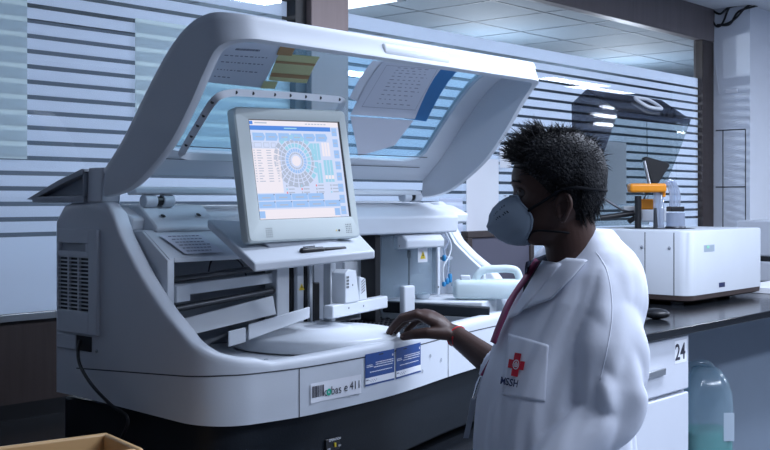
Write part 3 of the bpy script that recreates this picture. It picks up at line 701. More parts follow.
# ================================================================== touch screen monitor
BL, BR, TLp = onD(249, 243, 2.56), onD(361, 237, 2.775), onD(233.5, 106, 2.56)
_ex = (BR-BL).normalized()
TLp = min((onD(233.5, 106, 2.50+.002*i) for i in range(150)), key=lambda p: abs((p-BL).normalized().dot(_ex)))
Tm = frame(BL, BR-BL, TLp-BL); Wm = (BR-BL).length; Hm = (TLp-BL).length
mo = thing('touchscreen_monitor', 'putty-coloured monitor showing an analyzer control page, on the shelf in front of the lid', 'monitor', onD(300, 246, 2.66))
bz = MB(); bw = .045
sx0_, sx1_, sy0_, sy1_ = Wm*.118, Wm*.93, Hm*.165, Hm*.905
def mloft(z0, z1, i0, i1):
    def loopr(ins, z, r=.012):
        pts = []
        for cx, cy, a0 in ((Wm-ins-r, Hm-ins-r, 0), (ins+r, Hm-ins-r, 90), (ins+r, ins+r, 180), (Wm-ins-r, ins+r, 270)):
            for q in range(5): a = math.radians(a0+q*22.5); pts.append(Tm @ V((cx+r*math.cos(a), cy+r*math.sin(a), z)))
        return pts
    return loopr
lp = mloft(0, 0, 0, 0)
def hole(z, g=0):
    pts = []
    for (cx, cy, a0) in ((sx1_+g, sy1_+g, 0), (sx0_-g, sy1_+g, 90), (sx0_-g, sy0_-g, 180), (sx1_+g, sy0_-g, 270)):
        for q in range(5): pts.append(Tm @ V((cx+(q-2)*1e-4*(1 if a0 in (180, 270) else -1), cy, z)))
    return pts
bz.loft([hole(-.008), hole(-.001, .001), hole(.0, .003), lp(.004, .0), lp(.0, -.004), lp(.0, -.030), lp(.02, -.045), lp(.05, -.055)], cap=False)
bz.add(lp(.05, -.055), [list(range(20))])
bo_ = obj('bezel', bz, M_monitor, mo, ang=.6)
k = MB(); flat(k, Tm, sx0_-.003, sx1_+.003, sy0_-.003, sy1_+.003, -.008); sc = obj('screen', k, E_bg, mo, smooth=False)
k = MB(); k.box(sx0_-.0035, sx0_, sy0_-.003, sy1_+.003, -.0078, -.001, Tm); k.box(sx1_, sx1_+.0035, sy0_-.003, sy1_+.003, -.0078, -.001, Tm); k.box(sx0_, sx1_, sy1_, sy1_+.0035, -.0078, -.001, Tm); k.box(sx0_, sx1_, sy0_-.0035, sy0_, -.0078, -.001, Tm)
obj('screen_edge', k, M_black, mo)
UW, UH = sx1_-sx0_, sy1_-sy0_
MONM = [E_bg, E_pink, E_blue, E_lb, E_teal, E_grey, E_ink, E_red]
ui = MB()
def U(x0, x1, y0, y1, c, z=.0004): ui.cur = c; flat(ui, Tm, sx0_+x0*UW, sx0_+x1*UW, sy0_+(1-y1)*UH, sy0_+(1-y0)*UH, -.008+z)
U(0, 1, 0, .05, 1); U(.01, .05, .008, .042, 2, .0008); U(0, .905, .052, .098, 2)
for i in range(6):
    x0 = .035+.138*i; U(x0, x0+.115, .125, .205, 3); ui.cur = 3; ui.add([Tm @ V((sx0_+a*UW, sy0_+(1-b)*UH, -.0076)) for a, b in ((x0+.115, .125), (x0+.134, .165), (x0+.115, .205))], [(0, 1, 2)]); U(x0+.03, x0+.10, .16, .172, 5, .0008)
for i, (a, b) in enumerate(((.01, .03), (.04, .12), (.14, .2), (.22, .27))): U(a, b, .225, .275, 5); U(a+.004, b-.004, .23, .27, 0, .0008)
U(.01, .30, .285, .735, 1)
for i in range(13):
    y = .30+.026*i; U(.025, .04, y, y+.008, 5, .0008); U(.06, .09+.03*random.random(), y, y+.008, 5, .0008); U(.16, .21, y, y+.008, 5, .0008); U(.255, .275, y, y+.007, 5, .0008)
cxu, cyu = sx0_+.475*UW, sy0_+(1-.41)*UH
for r0, r1, c in ((.055, .066, 4), (.046, .053, 5), (.034, .044, 4), (.023, .031, 3), (.017, .021, 5)):
    ns = 24
    for i in range(ns): ui.cur = c if i < 9 or i > 20 else (5 if c == 4 else c); disc(ui, Tm, cxu, cyu, r0, r1, -.0076, 2*math.pi*i/ns+.02, 2*math.pi*(i+.86)/ns, 3)
ui.cur = 1; disc(ui, Tm, cxu, cyu, 0, .013, -.0072, n=20)
for i in range(3): U(.655+.035*i, .685+.035*i, .225, .40, 4)
for i in range(2): U(.695+.03*i, .72+.03*i, .43, .64, 4)
for i in range(3): U(.78+.032*i, .806+.032*i, .215, .36, 1)
for i in range(3): U(.78+.036*i, .81+.036*i, .40, .63, 4); 
for i in range(3): U(.782+.036*i, .808+.036*i, .56, .60, 1, .0008)
for i in range(3):
    for j in range(4): U(.33+.165*j, .345+.165*j, .655+.035*i, .675+.035*i, (5, 4, 7, 5)[(i+j) % 4]); U(.355+.165*j, .42+.165*j, .658+.035*i, .67+.035*i, 5)
for i in range(2):
    for j in range(5 if i else 4): U(.02+.18*j, .195+.18*j, .745+.075*i, .81+.075*i, 3); U(.06+.18*j, .15+.18*j, .775+.075*i, .788+.075*i, 5, .0008); U(.185+.18*j, .195+.18*j, .745+.075*i, .757+.075*i, 6, .0008)
for i in range(8): U(.915, .975, .06+.118*i, .145+.118*i, 3); U(.925, .96, .098+.118*i, .108+.118*i, 5, .0008)
U(.0, .9, .90, .999, 1, .0002); U(.01, .075, .915, .985, 3, .0008); U(.84, .90, .905, .98, 3, .0008)
for j in range(7): U(.62+.035*j, .645+.035*j, .02, .03, 5, .0008)
U(.07, .2, .018, .03, 5, .0008); U(.38, .52, .068, .080, 4, .0008)
obj('display_graphics', ui, MONM, sc, smooth=False)
k = MB()
for (cx, cy) in ((.155, .055), (.87, .06)):
    for i in range(4):
        for j in range(5): disc(k, Tm, Wm*cx+.005*i, Hm*cy+.005*j-.006, 0, .0013, .0006, n=8)
obj('speaker_grille', k, M_line, bo_, smooth=False)
k = MB(); disc(k, Tm, Wm*.80, Hm*.06, 0, .003, .0006, n=12); obj('power_button', k, M_black, bo_, smooth=False)
k = MB(); disc(k, Tm, Wm*.775, Hm*.06, 0, .0018, .0006, n=10); obj('status_light', k, M_yellow, bo_, smooth=False)
k = MB().prism([(.03, -.008), (Wm-.08, -.008), (Wm-.10, -.030), (.05, -.030)], lambda p: Tm @ V((p[0]+.02, p[1]+.010, -.012)), lambda p: Tm @ V((p[0]+.02, p[1]+.010, -.04))); obj('foot', k, M_grey, mo, bevel=.003)
# marker pen on the shelf
pa, pb = onD(301, 251, 2.615), onD(346, 248, 2.70)
pn = thing('marker_pen', 'black marker pen lying on the shelf below the monitor', 'pen', (pa+pb)/2)
dd = pb-pa
obj('barrel', MB().capsule([pa+dd*.42, pa+dd*.97], [.0052, .0045]), M_black, pn); obj('cap', MB().capsule([pa+dd*.03, pa+dd*.1, pa+dd*.46], [.0075, .0072, .0070]), M_black, pn)
obj('clip', MB().tube([pa+dd*.05+V((0, 0, .009)), pa+dd*.30+V((0, 0, .0095))], .0015, 8), M_dark, pn)

# ================================================================== papers on the lid window
def lid_sheet(name, corners, m, label, cat, d=.012, group=None, n=6, lines=None, lm=None):
    """sheet lying on the underside of the lid window; corners given as (s, x)"""
    t = None
    (a, b, c, e) = corners
    vs = []; fs = []
    for dd in (d, d+.0012):
        k0 = len(vs)
        for i in range(n+1):
            for j in range(n+1):
                u = i/n; v_ = j/n; s = (a[0]*(1-u)+b[0]*u)*(1-v_)+(e[0]*(1-u)+c[0]*u)*v_; x = (a[1]*(1-u)+b[1]*u)*(1-v_)+(e[1]*(1-u)+c[1]*u)*v_; vs.append(PL(s, x, dd))
        for i in range(n):
            for j in range(n): q = k0+i*(n+1)+j; fs.append((q, q+1, q+n+2, q+n+1))
    o = obj(name, MB().add(vs, fs), m, None, at=PL((a[0]+c[0])/2, (a[1]+c[1])/2, d)); tag(o, label, cat, group)
    if lines and len(lines) < 3:
        for ln_ in lines:
            (u0, u1, v0, v1) = ln_; k = MB(); f2 = lambda u, v_: PL((a[0]*(1-u)+b[0]*u)*(1-v_)+(e[0]*(1-u)+c[0]*u)*v_, (a[1]*(1-u)+b[1]*u)*(1-v_)+(e[1]*(1-u)+c[1]*u)*v_, d+.0018)
            k.add([f2(u0, v0), f2(u1, v0), f2(u1, v1), f2(u0, v1)], [(0, 1, 2, 3)]); obj('band', k, lm or M_ink2, o, smooth=False)
    elif lines:
        k = MB()
        for (u0, u1, v0, v1) in lines:
            def q(u, v_): s = (a[0]*(1-u)+b[0]*u)*(1-v_)+(e[0]*(1-u)+c[0]*u)*v_; x = (a[1]*(1-u)+b[1]*u)*(1-v_)+(e[1]*(1-u)+c[1]*u)*v_; return PL(s, x, d+.0018)
            k.add([q(u0, v0), q(u1, v0), q(u1, v1), q(u0, v1)], [(0, 1, 2, 3)])
        obj('print', k, lm or M_ink2, o, smooth=False)
    return o
def sx_at(px, py):
    """(s, x) on the lid surface seen at a photo pixel"""
    best = None
    for i in range(160):
        s = LL*i/159; p = PL(s, 0, .012); r = ray(px, py)
        q = onY(px, py, p.y); e = abs(q.z-p.z)
        if best is None or e < best[0]: best = (e, s, q.x)
    return (best[1], best[2])
def words(u0, u1, vs_, h, gap=.012, ragged=.1):
    L = []
    for v_ in vs_:
        u = u0; end = u1-random.random()*ragged
        while u < end: ww = random.uniform(.02, .07); L.append((u, min(u+ww, end), v_, v_+h)); u += ww+gap
    return L
cn = lambda *ps: [sx_at(*p) for p in ps]
lid_sheet('paper_notice', cn((228, 41), (286, 45), (262, 88), (206, 82)), M_paper, 'white typed notice stuck at the left end of the lid window', 'paper', lines=words(.2, .62, [.16], .05, .005, 0)+words(.08, .9, [.34, .50, .68], .022, .03)+words(.08, .4, [.84], .022, .03))
lid_sheet('index_label', cn((279, 53), (319, 56), (306, 83), (268, 80)), M_tapey, 'yellow banded label beside the typed notice on the lid window', 'label', d=.014, lines=[(.0, 1, .27, .36), (.0, 1, .72, .86)], lm=M_tapeb)
k_ = lid_sheet('tape_strip', cn((280, 45), (295, 46), (291, 54), (276, 53)), M_tapeb, 'brown tape at the top corner of the typed notice', 'tape', d=.0155)
lid_sheet('tape_strip', cn((263, 80), (277, 81), (274, 88), (260, 87)), M_tapey, 'short yellow tape at the bottom corner of the typed notice', 'tape', d=.0155)
lid_sheet('blue_folder', cn((438, 61), (463, 66), (426, 121), (404, 118)), M_bluefold, 'blue card folder edge behind the printed form on the lid window', 'folder', d=.0115)
lid_sheet('printed_form', cn((386, 57), (447, 62), (414, 118), (350, 114)), M_paper, 'large printed form taped to the right half of the lid window', 'paper', d=.0150,
          lines=[(.10, .95, .15, .155), (.10, .95, .86, .865), (.10, .104, .15, .86), (.94, .944, .15, .86)]+words(.3, .9, [.18, .23, .28, .34, .40, .46, .52, .58, .65, .72, .79], .010, .05, .15))
lid_sheet('plain_sheet', cn((373, 60), (390, 62), (366, 105), (349, 98)), M_paper2, 'narrow plain sheet along the left edge of the printed form', 'paper', d=.0130)
lid_sheet('blank_sheet', cn((350, 116), (413, 120), (394, 145), (358, 156)), M_paper, 'blank grey-white sheet below the printed form on the lid window', 'paper', d=.0130)
# ================================================================== jerrycan on the analyzer deck
def jerrycan(t, x0, x1, y0, y1, z0, z1, m, hh, horiz=True):
    n = 9
    bm_ = MB(); r = .018
    def loop(ins, z):
        pts = []
        for cx, cy, a0 in ((x1-ins-r, y1-ins-r, 0), (x0+ins+r, y1-ins-r, 90), (x0+ins+r, y0+ins+r, 180), (x1-ins-r, y0+ins+r, 270)):
            for q in range(5): a = math.radians(a0+q*22.5); pts.append(V((cx+r*math.cos(a), cy+r*math.sin(a), z)))
        return pts
    bm_.loft([loop(.012, z0), loop(.002, z0+.006), loop(0, z0+.014), loop(0, z1-.02), loop(.004, z1-.006), loop(.016, z1)])
    return obj('can_body', bm_, m, t)
jx0, jx1, jy0, jy1, jz0, jz1 = 2.60, 2.86, 1.995, 2.105, 1.132, 1.228
jy0, jy1 = 2.065, 2.165; jx0, jx1 = 2.668, 2.80
jt = thing('jerrycan', 'pale translucent jerrycan lying on the right side of the analyzer deck', 'jerrycan', (2.76, 2.08, jz0))
# lies along the front-to-back line of the side deck, handle upward
Jd = V((-.10, -.995, 0)).normalized()
Ja = onD(454, 284, 3.50); Jb = onD(527, 284, 3.50); jl = Jb-Ja; jl.z = 0
TJ = frame(V((Ja.x, Ja.y, jz0+.002)), jl, (0, 0, 1)); jw = jl.length; jh = .060; jd = .088
def jloop(ins, z, r=.016):
    pts = []
    for cx, cy, a0 in ((jw-ins-r, -ins-r, 0), (ins+r, -ins-r, 90), (ins+r, -jd+ins+r, 180), (jw-ins-r, -jd+ins+r, 270)):
        for q in range(5): a = math.radians(a0+q*22.5); pts.append(TJ @ V((cx+r*math.cos(a), z, cy+r*math.sin(a))))
    return pts
obj('can_body', MB().loft([jloop(.010, 0), jloop(.002, .005), jloop(0, .012), jloop(0, jh-.018), jloop(.005, jh-.006), jloop(.014, jh)]), M_can, jt)
hp_ = crom([(.07, jh-.01, 0), (.082, jh+.018, 0), (.105, jh+.032, 0), (.14, jh+.034, 0), (.18, jh+.034, 0), (.205, jh+.026, 0), (.215, jh-.006, 0)], 5)
obj('handle', MB().tube([TJ @ V((p.x, p.y, -jd/2)) for p in hp_], .0125, 12), M_can, jt)
obj('cap', MB().box(.022, .055, jh-.002, jh+.014, -jd/2-.017, -jd/2+.017, TJ), M_shell, jt, bevel=.004)

# black cable from the socket to the worktop
cp = crom([onX(80, 341, XL-.004), onX(78, 350, XL-.02), onX(80, 365, XL-.035), onX(92, 385, XL-.05), onX(110, 404, XL-.05), onX(128, 420, XL-.04), V((1.51, 2.16, .86)), V((1.49, 2.10, ZB+.03)), V((1.45, 2.05, ZB+.008)), V((1.41, 2.04, ZB+.008))], 6)
tag(obj('power_cable', MB().tube(cp, .0042, 8), M_black, at=cp[0]), 'thin black cable hanging from the analyzer flank below its vent', 'cable')
# tan tray bottom left
tb = thing('wooden_tray', 'tan open box at the bottom left on the black worktop', 'box', (1.15, 1.9, ZB))
ctr = onD(107, 432, 2.36); ct = V((ctr.x, ctr.y, 0)); ex = V((-1.655, .369, 0)).normalized(); ey = V((-.263, -1.216, 0)).normalized(); ztop = ctr.z
def tbx(a0, a1, b0, b1, z0, z1, k): 
    vs = [ct+ex*a+ey*b+V((0, 0, z)) for z in (z0, z1) for b in (b0, b1) for a in (a0, a1)]
    k.add(vs, [(0, 2, 3, 1), (4, 5, 7, 6), (0, 1, 5, 4), (2, 6, 7, 3), (0, 4, 6, 2), (1, 3, 7, 5)])
wd_, dp_ = .50, .19
k = MB(); tbx(0, wd_, 0, .014, ZB, ztop, k); obj('back_panel', k, M_tan, tb, bevel=.005, seg=3)
k = MB(); tbx(0, .014, .014, dp_, ZB, ztop, k); obj('side_panel', k, M_tan, tb, bevel=.005, seg=3)
k = MB(); tbx(wd_-.014, wd_, .014, dp_, ZB, ztop, k); obj('side_panel', k, M_tan, tb, bevel=.005, seg=3)
k = MB(); tbx(.014, wd_-.014, dp_-.014, dp_, ZB, ztop, k); obj('front_panel', k, M_tan, tb, bevel=.005, seg=3)
k = MB(); tbx(.014, wd_-.014, .014, dp_-.014, ZB, ZB+.01, k); obj('bottom_panel', k, M_tan, tb)

# ================================================================== sheets and a modelled reflection on the glass wall
def wall_sheet(p0, p1, m, label, name='pale_glass_patch', d=.0, cat='sheet', slots=None):
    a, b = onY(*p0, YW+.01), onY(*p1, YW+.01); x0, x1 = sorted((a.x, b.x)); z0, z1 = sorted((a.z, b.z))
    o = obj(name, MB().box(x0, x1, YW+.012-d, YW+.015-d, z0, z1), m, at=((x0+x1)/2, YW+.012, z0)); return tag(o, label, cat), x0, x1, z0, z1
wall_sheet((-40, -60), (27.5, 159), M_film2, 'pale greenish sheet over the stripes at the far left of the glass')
wall_sheet((136, 18), (292, 175), M_film2, 'pale reflection in the glass, built as a sheet, behind the raised lid, left of the oak post')  # reflection in the pane modelled as a translucent sheet
wall_sheet((466, 158), (498, 231), M_paper2, 'tall white board on the glass between the lid and the man', 'white_board', .006, 'board')
wall_sheet((500, 146), (511, 168), M_paper2, 'small white paper on the glass just left of the hair', 'white_paper', .003, 'paper')
wall_sheet((440, 198), (463, 232), M_film, 'short frosted sheet on the glass above the analyzer right end', 'pale_glass_patch', .0)
# framed dark board standing on the right worktop behind the analyzer
fb = thing('framed_board', 'dark framed board standing behind the masked man, right of the analyzer', 'board', (3.75, 2.93, ZR))
a, b = onY(467, 232, 2.95), onY(530, 236, 2.95); zt = onY(480, 231, 2.95).z
obj('panel', MB().box(a.x+.02, b.x, 2.955, 2.975, ZR+.03, zt-.025), mat('mauve_grey_board', (.085, .085, .12), .7), fb)
k = MB().box(a.x, b.x+.03, 2.945, 2.985, zt-.03, zt); k.box(a.x, a.x+.035, 2.945, 2.985, ZR, zt-.03); k.box(b.x, b.x+.03, 2.945, 2.985, ZR, zt-.03); k.box(a.x+.035, b.x, 2.945, 2.985, ZR, ZR+.03)
obj('frame', k, M_wood, fb, bevel=.003)

# ================================================================== smaller analyzer at right
bx0, bx1, by0, by1 = 4.60, 5.40, 2.226, 2.86; bz0, bz1 = 1.018, 1.312
b2 = thing('chemistry_analyzer', 'smaller white analyzer with a raised smoked hood at right', 'analyzer', (5.0, 2.55, ZR))
def rr2(ins, z, r=.055):
    pts = []
    for cx, cy, a0, r_ in ((bx1-ins-.02, by1-ins-.02, 0, .02), (bx0+ins+.02, by1-ins-.02, 90, .02), (bx0+ins+r, by0+ins+r, 180, r), (bx1-ins-.02, by0+ins+.02, 270, .02)):
        for q in range(7): a = math.radians(a0+q*15); pts.append(V((cx+r_*math.cos(a), cy+r_*math.sin(a), z)))
    return pts
obj('housing', MB().loft([rr2(0, bz0), rr2(0, bz1-.008), rr2(.003, bz1-.002), rr2(.010, bz1)]), M_shell, b2, ang=.6)
obj('base', MB().loft([rr2(.03, ZR+.016, .03), rr2(.004, ZR+.026), rr2(.002, bz0)]), M_basebrown, b2)
for (x, y) in ((bx0+.14, by0+.13), (bx1-.16, by0+.13), (bx0+.14, by1-.12), (bx1-.16, by1-.12)): obj('foot', MB().lathe([(.03, 0), (.032, .02), (.028, .024)], (x, y, ZR), 16), M_grey if x < 5.0 else M_black, b2)
k = MB()
yj = [onX(px, 260, bx0).y for px in (674, 645)]
for y in yj: k.box(bx0-.001, bx0+.002, y-.0018, y+.0018, bz0, bz1-.01)
obj('panel_seam', k, M_line, b2, smooth=False)
for (px, py) in ((616, 246.5), (642, 247), (669.5, 248), (644.5, 293)):
    T = frame(onX(px, py, bx0-.0005), (0, -1, 0), (0, 0, 1)); obj('panel_screw', MB().lathe([(.008, 0), (.008, .002), (.004, .004)], (0, 0, 0), 12, T), M_grey, b2)
k = MB(); c = onX(635, 275, bx0-.001)
for i in range(6):
    hw = .05*math.sqrt(max(0, 1-((i-2.5)/3)**2)); T = frame(c, (0, -1, 0), (0, 0, 1)); flat(k, T, -.028+.011*i-.003, -.028+.011*i+.002, -hw, hw)
obj('vent_slot', k, M_black, b2, smooth=False)
c0, c1 = onY(704, 252, by0-.0008), onY(714.5, 244.5, by0-.0008)
k = MB(); k.quad(V((c0.x, c0.y, c0.z)), V((c1.x, c0.y, c0.z)), V((c1.x, c0.y, c1.z)), V((c0.x, c0.y, c1.z))); dp = obj('status_display', k, M_canlab, b2, smooth=False)
k = MB(); wq = c1.x-c0.x; hq = c1.z-c0.z; k.quad(*[V((c0.x+wq*u, c0.y-.001, c0.z+hq*v_)) for u, v_ in ((.25, .5), (.5, .5), (.5, .92), (.25, .92))]); obj('lit_figure', k, E_led, dp, smooth=False)
c0, c1 = onY(719, 287.5, by0-.0008), onY(725, 282, by0-.0008)
k = MB(); k.quad(V((c0.x, c0.y, c0.z)), V((c1.x, c0.y, c0.z)), V((c1.x, c0.y, c1.z)), V((c0.x, c0.y, c1.z))); obj('badge', k, M_navy, b2, smooth=False)
# sample well, orange arm, wash station
Yc = 2.84; wc = onZ(650, 227, bz1+.001)
wc = V((4.90, 2.53, bz1))
k = MB(); disc(k, frame((wc.x, wc.y, bz1+.0012), (1, 0, 0), (0, 1, 0)), 0, 0, 0, .17, 0, n=40); obj('sample_well', k, M_black, b2, smooth=False)
def D2(px, py, D=5.95): return onD(px, py, D)
Dm = CA*wc.x + CB*wc.y
k = MB().tube([V((D2(638, 224, Dm).x, D2(638, 224, Dm).y, bz1)), D2(638, 196, Dm)], .016, 12); obj('arm_post', k, M_black, b2)
def pbox(px0, px1, py0, py1, D, dep, m, name, bev=.006):
    c = D2((px0+px1)/2, (py0+py1)/2, D); wq = (px1-px0)*D/F_PX/2; hq = abs(py1-py0)*D/F_PX/2; T = frame(c, (.66, -.751, 0), (0, 0, 1)); return obj(name, MB().box(-wq, wq, -hq, hq, -dep, dep, T), m, b2, bevel=bev, seg=3)
pbox(628.5, 665, 183.5, 192.5, Dm, .04, M_orange, 'probe_arm', .012); pbox(662, 665, 190, 197, Dm, .015, M_orange, 'arm_tip', .003); pbox(637, 654, 199, 209.5, Dm+.12, .03, M_orange, 'mixer_arm', .008)
c = frame(D2(655, 172, Dm+.15), (.66, -.751, 0), (0, 0, 1)); s_ = (Dm+.15)/F_PX
obj('hood_strut', MB().prism([(-11, 9), (-13, 14), (-10, 15.5), (13, 9), (14, 6), (2, -12), (-12, -22), (-4, -10)], lambda p: c @ V((p[0]*s_, p[1]*s_, -.02)), lambda p: c @ V((p[0]*s_, p[1]*s_, .02))), M_black, b2, bevel=.004)
obj('gas_spring', MB().tube([D2(644, 161, Dm+.1), D2(650, 187, Dm+.1)], .008, 10), M_steel, b2)
obj('mixer_post', MB().prism([(0, 0), (12, 8), (20, 32), (30, 38), (33, 42), (24, 42), (8, 12), (-4, 4)], lambda p: D2(630+p[0]*.8, 224-p[1]*.9, Dm+.22), lambda p: D2(630+p[0]*.8, 224-p[1]*.9, Dm+.26)), M_black, b2)
obj('side_lever', MB().tube([D2(600, 218, Dm+.1), D2(634, 213, Dm+.1)], .014, 10), M_black, b2); obj('lever_rod', MB().tube([D2(603, 198, Dm+.15), D2(622, 210, Dm+.12), D2(632, 213, Dm+.12)], .006, 8), M_dark, b2)
pbox(622, 636, 206, 214, Dm+.2, .03, M_shell2, 'lever_block'); 
for (x0, top, x1) in ((660, 188, 657), (667, 182, 672), (668, 180, 675), (669, 181, 678), (666, 184, 670)):
    obj('wash_tube', MB().tube(crom([D2(661, 190, Dm), D2((x0+x1)/2-1, top, Dm), D2(x1+1, (top+208)/2, Dm), D2(x1, 210, Dm)], 6), .008, 8), M_tube, b2)
pbox(668.5, 682, 206.5, 211.5, Dm, .045, M_black, 'manifold', .003); 
cc = D2(675.5, 222, Dm); obj('wash_cup', MB().lathe([(.045, 0), (.045, .075), (.040, .075), (.040, .005)], (cc.x, cc.y, bz1), 24), M_tube, b2); obj('cup_ring', MB().lathe([(.047, 0), (.05, .004), (.047, .01)], (cc.x, cc.y, bz1), 24), M_dark, b2)
for px, r in ((657, .018), (661.5, .013)): cc = D2(px, 222, Dm); obj('wash_column', MB().lathe([(r, 0), (r, .20), (r*.7, .205)], (cc.x, cc.y, bz1), 16), M_tube, b2)
pbox(640, 668, 208, 222, Dm+.25, .02, M_shell, 'white_shield', .01); cc = D2(655.5, 217, Dm-.03); obj('stirrer', MB().tube([V((cc.x, cc.y, bz1)), D2(655.5, 208, Dm-.03)], [.012, .006], 10), M_dark, b2)
# smoked hood: back panel, sloping top, two tapering sides
hx0, hx1 = bx0+.03, bx1-.02; th_ = .006
HP = [(2.845, bz1+.006), (2.855, 1.92), (2.77, 1.985), (2.60, 1.872)]
def seg_panel(a, b, x0, x1):
    d = V((0, b[0]-a[0], b[1]-a[1])).normalized(); n = V((0, -d.z, d.y))*th_
    p = [V((x0, a[0], a[1])), V((x1, a[0], a[1])), V((x1, b[0], b[1])), V((x0, b[0], b[1]))]; return MB().add(p+[q+n for q in p], [(0, 1, 2, 3), (4, 7, 6, 5), (0, 4, 5, 1), (1, 5, 6, 2), (2, 6, 7, 3), (3, 7, 4, 0)])
hd = obj('hood', seg_panel(HP[0], HP[1], hx0, hx1), M_smoke, b2)
obj('hood_slope', seg_panel(HP[1], HP[2], hx0, hx1), M_smoke, hd); obj('hood_top', seg_panel(HP[2], HP[3], hx0, hx1), M_smoke2, hd)
obj('hood_lip', seg_panel(HP[3], (2.607, 1.835), hx0, hx1), M_smoke2, hd)
SP = [HP[0], HP[1], HP[2], HP[3], (2.66, 1.72), (2.80, 1.40)]
obj('hood_side', MB().prismX(SP, hx0-th_, hx0), M_smoke2, hd); obj('hood_side', MB().prismX(SP, hx1, hx1+th_), M_smoke, hd)
c = onY(648, 104, 2.685); tdir = V((0, HP[3][0]-HP[2][0], HP[3][1]-HP[2][1])); T = frame(c, (1, 0, 0), tdir)
def rrl(w_, h_, r): return [T @ V((sx*(w_-r)+r*math.cos(math.radians(a0+q*22.5)), sy*(h_-r)+r*math.sin(math.radians(a0+q*22.5)), -.004)) for sx, sy, a0 in ((1, 1, 0), (-1, 1, 90), (-1, -1, 180), (1, -1, 270)) for q in range(5)]
o_ = rrl(.085, .05, .035); obj('hood_handle', MB().tube(o_+[o_[0]], .009, 8), M_shell, hd)
wall_sheet((604, 141), (626, 204), M_paper, 'cream paper on the glass seen through the smoked hood', 'paper_sheet', .004, 'paper')
# odds and ends on the right worktop
k = MB(); c = onZ(656, 319, ZR); k.ell((c.x, c.y, ZR+.022), (.045, .06, .022)); tag(obj('black_cap', k, M_black, at=(c.x, c.y, ZR)), 'small black rounded cap on the worktop beside the coat', 'cap')
ps = onZ(757, 292, ZR)+V((.12, 0, 0))
pt = thing('paper_stack', 'white stack with a violet edge on the worktop beyond the small analyzer', 'paper', (ps.x, ps.y, ZR))
obj('sheets', MB().box(ps.x-.2, ps.x+.3, ps.y-.14, min(ps.y+.1, yf-.02), ZR+.002, ZR+.03), M_paper2, pt); obj('cover', MB().box(ps.x-.2, ps.x+.3, ps.y-.143, ps.y-.141, ZR+.02, ZR+.03), mat('violet_card', (.22, .20, .75), .5), pt)
hs_ = onD(764, 250, CA*6.3+CB*2.75)
k = MB().tube(crom([V((bx1+.015, 2.40, 1.26)), V((bx1+.05, 2.39, 1.245)), V((bx1+.065, 2.39, 1.14)), V((bx1+.055, 2.40, 1.05)), V((bx1+.05, 2.40, ZR+.02))], 6), .02, 12)
tag(obj('drain_hose', k, M_grey, at=(bx1+.06, 2.40, ZR)), 'grey hose bending down at the right end of the small analyzer', 'hose')
pr = thing('white_printer', 'white device with a dark slot at the far right edge', 'device', (6.9, 2.5, ZR))
obj('body', MB().box(6.3, 6.9, 2.35, 2.75, ZR+.0, ZR+.12), M_cab, pr, bevel=.01); obj('upper_body', MB().box(6.3, 6.9, 2.35, 2.75, ZR+.15, ZR+.36), M_cab, pr, bevel=.01); obj('slot', MB().box(6.31, 6.89, 2.37, 2.74, ZR+.118, ZR+.152), M_black, pr)
# jerrycan with green liquid on the floor
jc = V((4.49, 2.10, 0)); jt2 = thing('detergent_can', 'tall clear jerrycan half full of green liquid under the right worktop', 'jerrycan', (jc.x, jc.y, 0))
def cl(w_, d_, z, r=.045): return [V((jc.x, jc.y, z)) + V((.66, -.751, 0))*(sx*(w_-r)+r*math.cos(math.radians(a0+q*18))) + V((.751, .66, 0))*(sy*(d_-r)+r*math.sin(math.radians(a0+q*18))) for sx, sy, a0 in ((1, 1, 0), (-1, 1, 90), (-1, -1, 180), (1, -1, 270)) for q in range(6)]
obj('can_body', MB().loft([cl(.088, .095, 0), cl(.098, .105, .02), cl(.099, .105, .57), cl(.094, .103, .63), cl(.080, .088, .685), cl(.057, .066, .717, .03), cl(.044, .053, .727, .03)]), M_can2, jt2)
obj('liquid', MB().loft([cl(.086, .094, .006), cl(.095, .102, .022), cl(.096, .102, .46)]), M_liquid, jt2)
p0_, p1_ = jc+V((.66, -.751, 0))*-.066, jc+V((.66, -.751, 0))*.01
obj('handle', MB().tube(crom([p0_+V((0, 0, .68)), p0_+V((0, 0, .735)), p1_+V((0, 0, .742)), p1_+V((.02, -.02, .70))], 5), .014, 10), M_can2, jt2)
k = MB(); q = jc - V((.751, .66, 0))*.1055 + V((.66, -.751, 0))*.066; T = frame((q.x, q.y, .50), (.66, -.751, 0), (0, 0, 1)); flat(k, T, -.02, .025, -.07, .05, .001); obj('can_label', k, M_canlab, jt2, smooth=False)
# cables and switch on the right column
cabs = [[(711, 17), (716, 26), (722, 24), (728, 10), (732, 4)], [(712, 10), (720, 14), (728, 8), (740, 5), (752, 4)], [(717, 25), (726, 24), (736, 18), (748, 6), (768, 2)], [(720, 25), (730, 24), (738, 12), (752, 7), (770, 3)]]
cb = MB()
for pth in cabs: cb.tube(crom([onX(x, y, XR1-.012) if x < 749 else onY(x, y, yf-.012) for x, y in pth], 6), .007, 8)
tag(obj('cable_bundle', cb, M_black, at=onX(718, 25, XR1)), 'tangle of black cables at the ceiling end of the white column', 'cable')
wb = MB().tube(crom([onX(x, y, XR1-.006) for x, y in ((715, 22), (714, 50), (716, 70), (719, 95))], 6), .003, 6)
tag(obj('thin_wire', wb, M_cab, at=onX(716, 60, XR1)), 'thin pale wire hanging down the white column', 'wire')
c = onX(732, 91.5, XR1); tag(obj('wall_switch', MB().box(XR1-.012, XR1-.001, c.y-.04, c.y+.04, c.z-.013, c.z+.013), M_paper2, at=c, bevel=.003), 'small white switch plate on the shaded face of the column', 'switch')
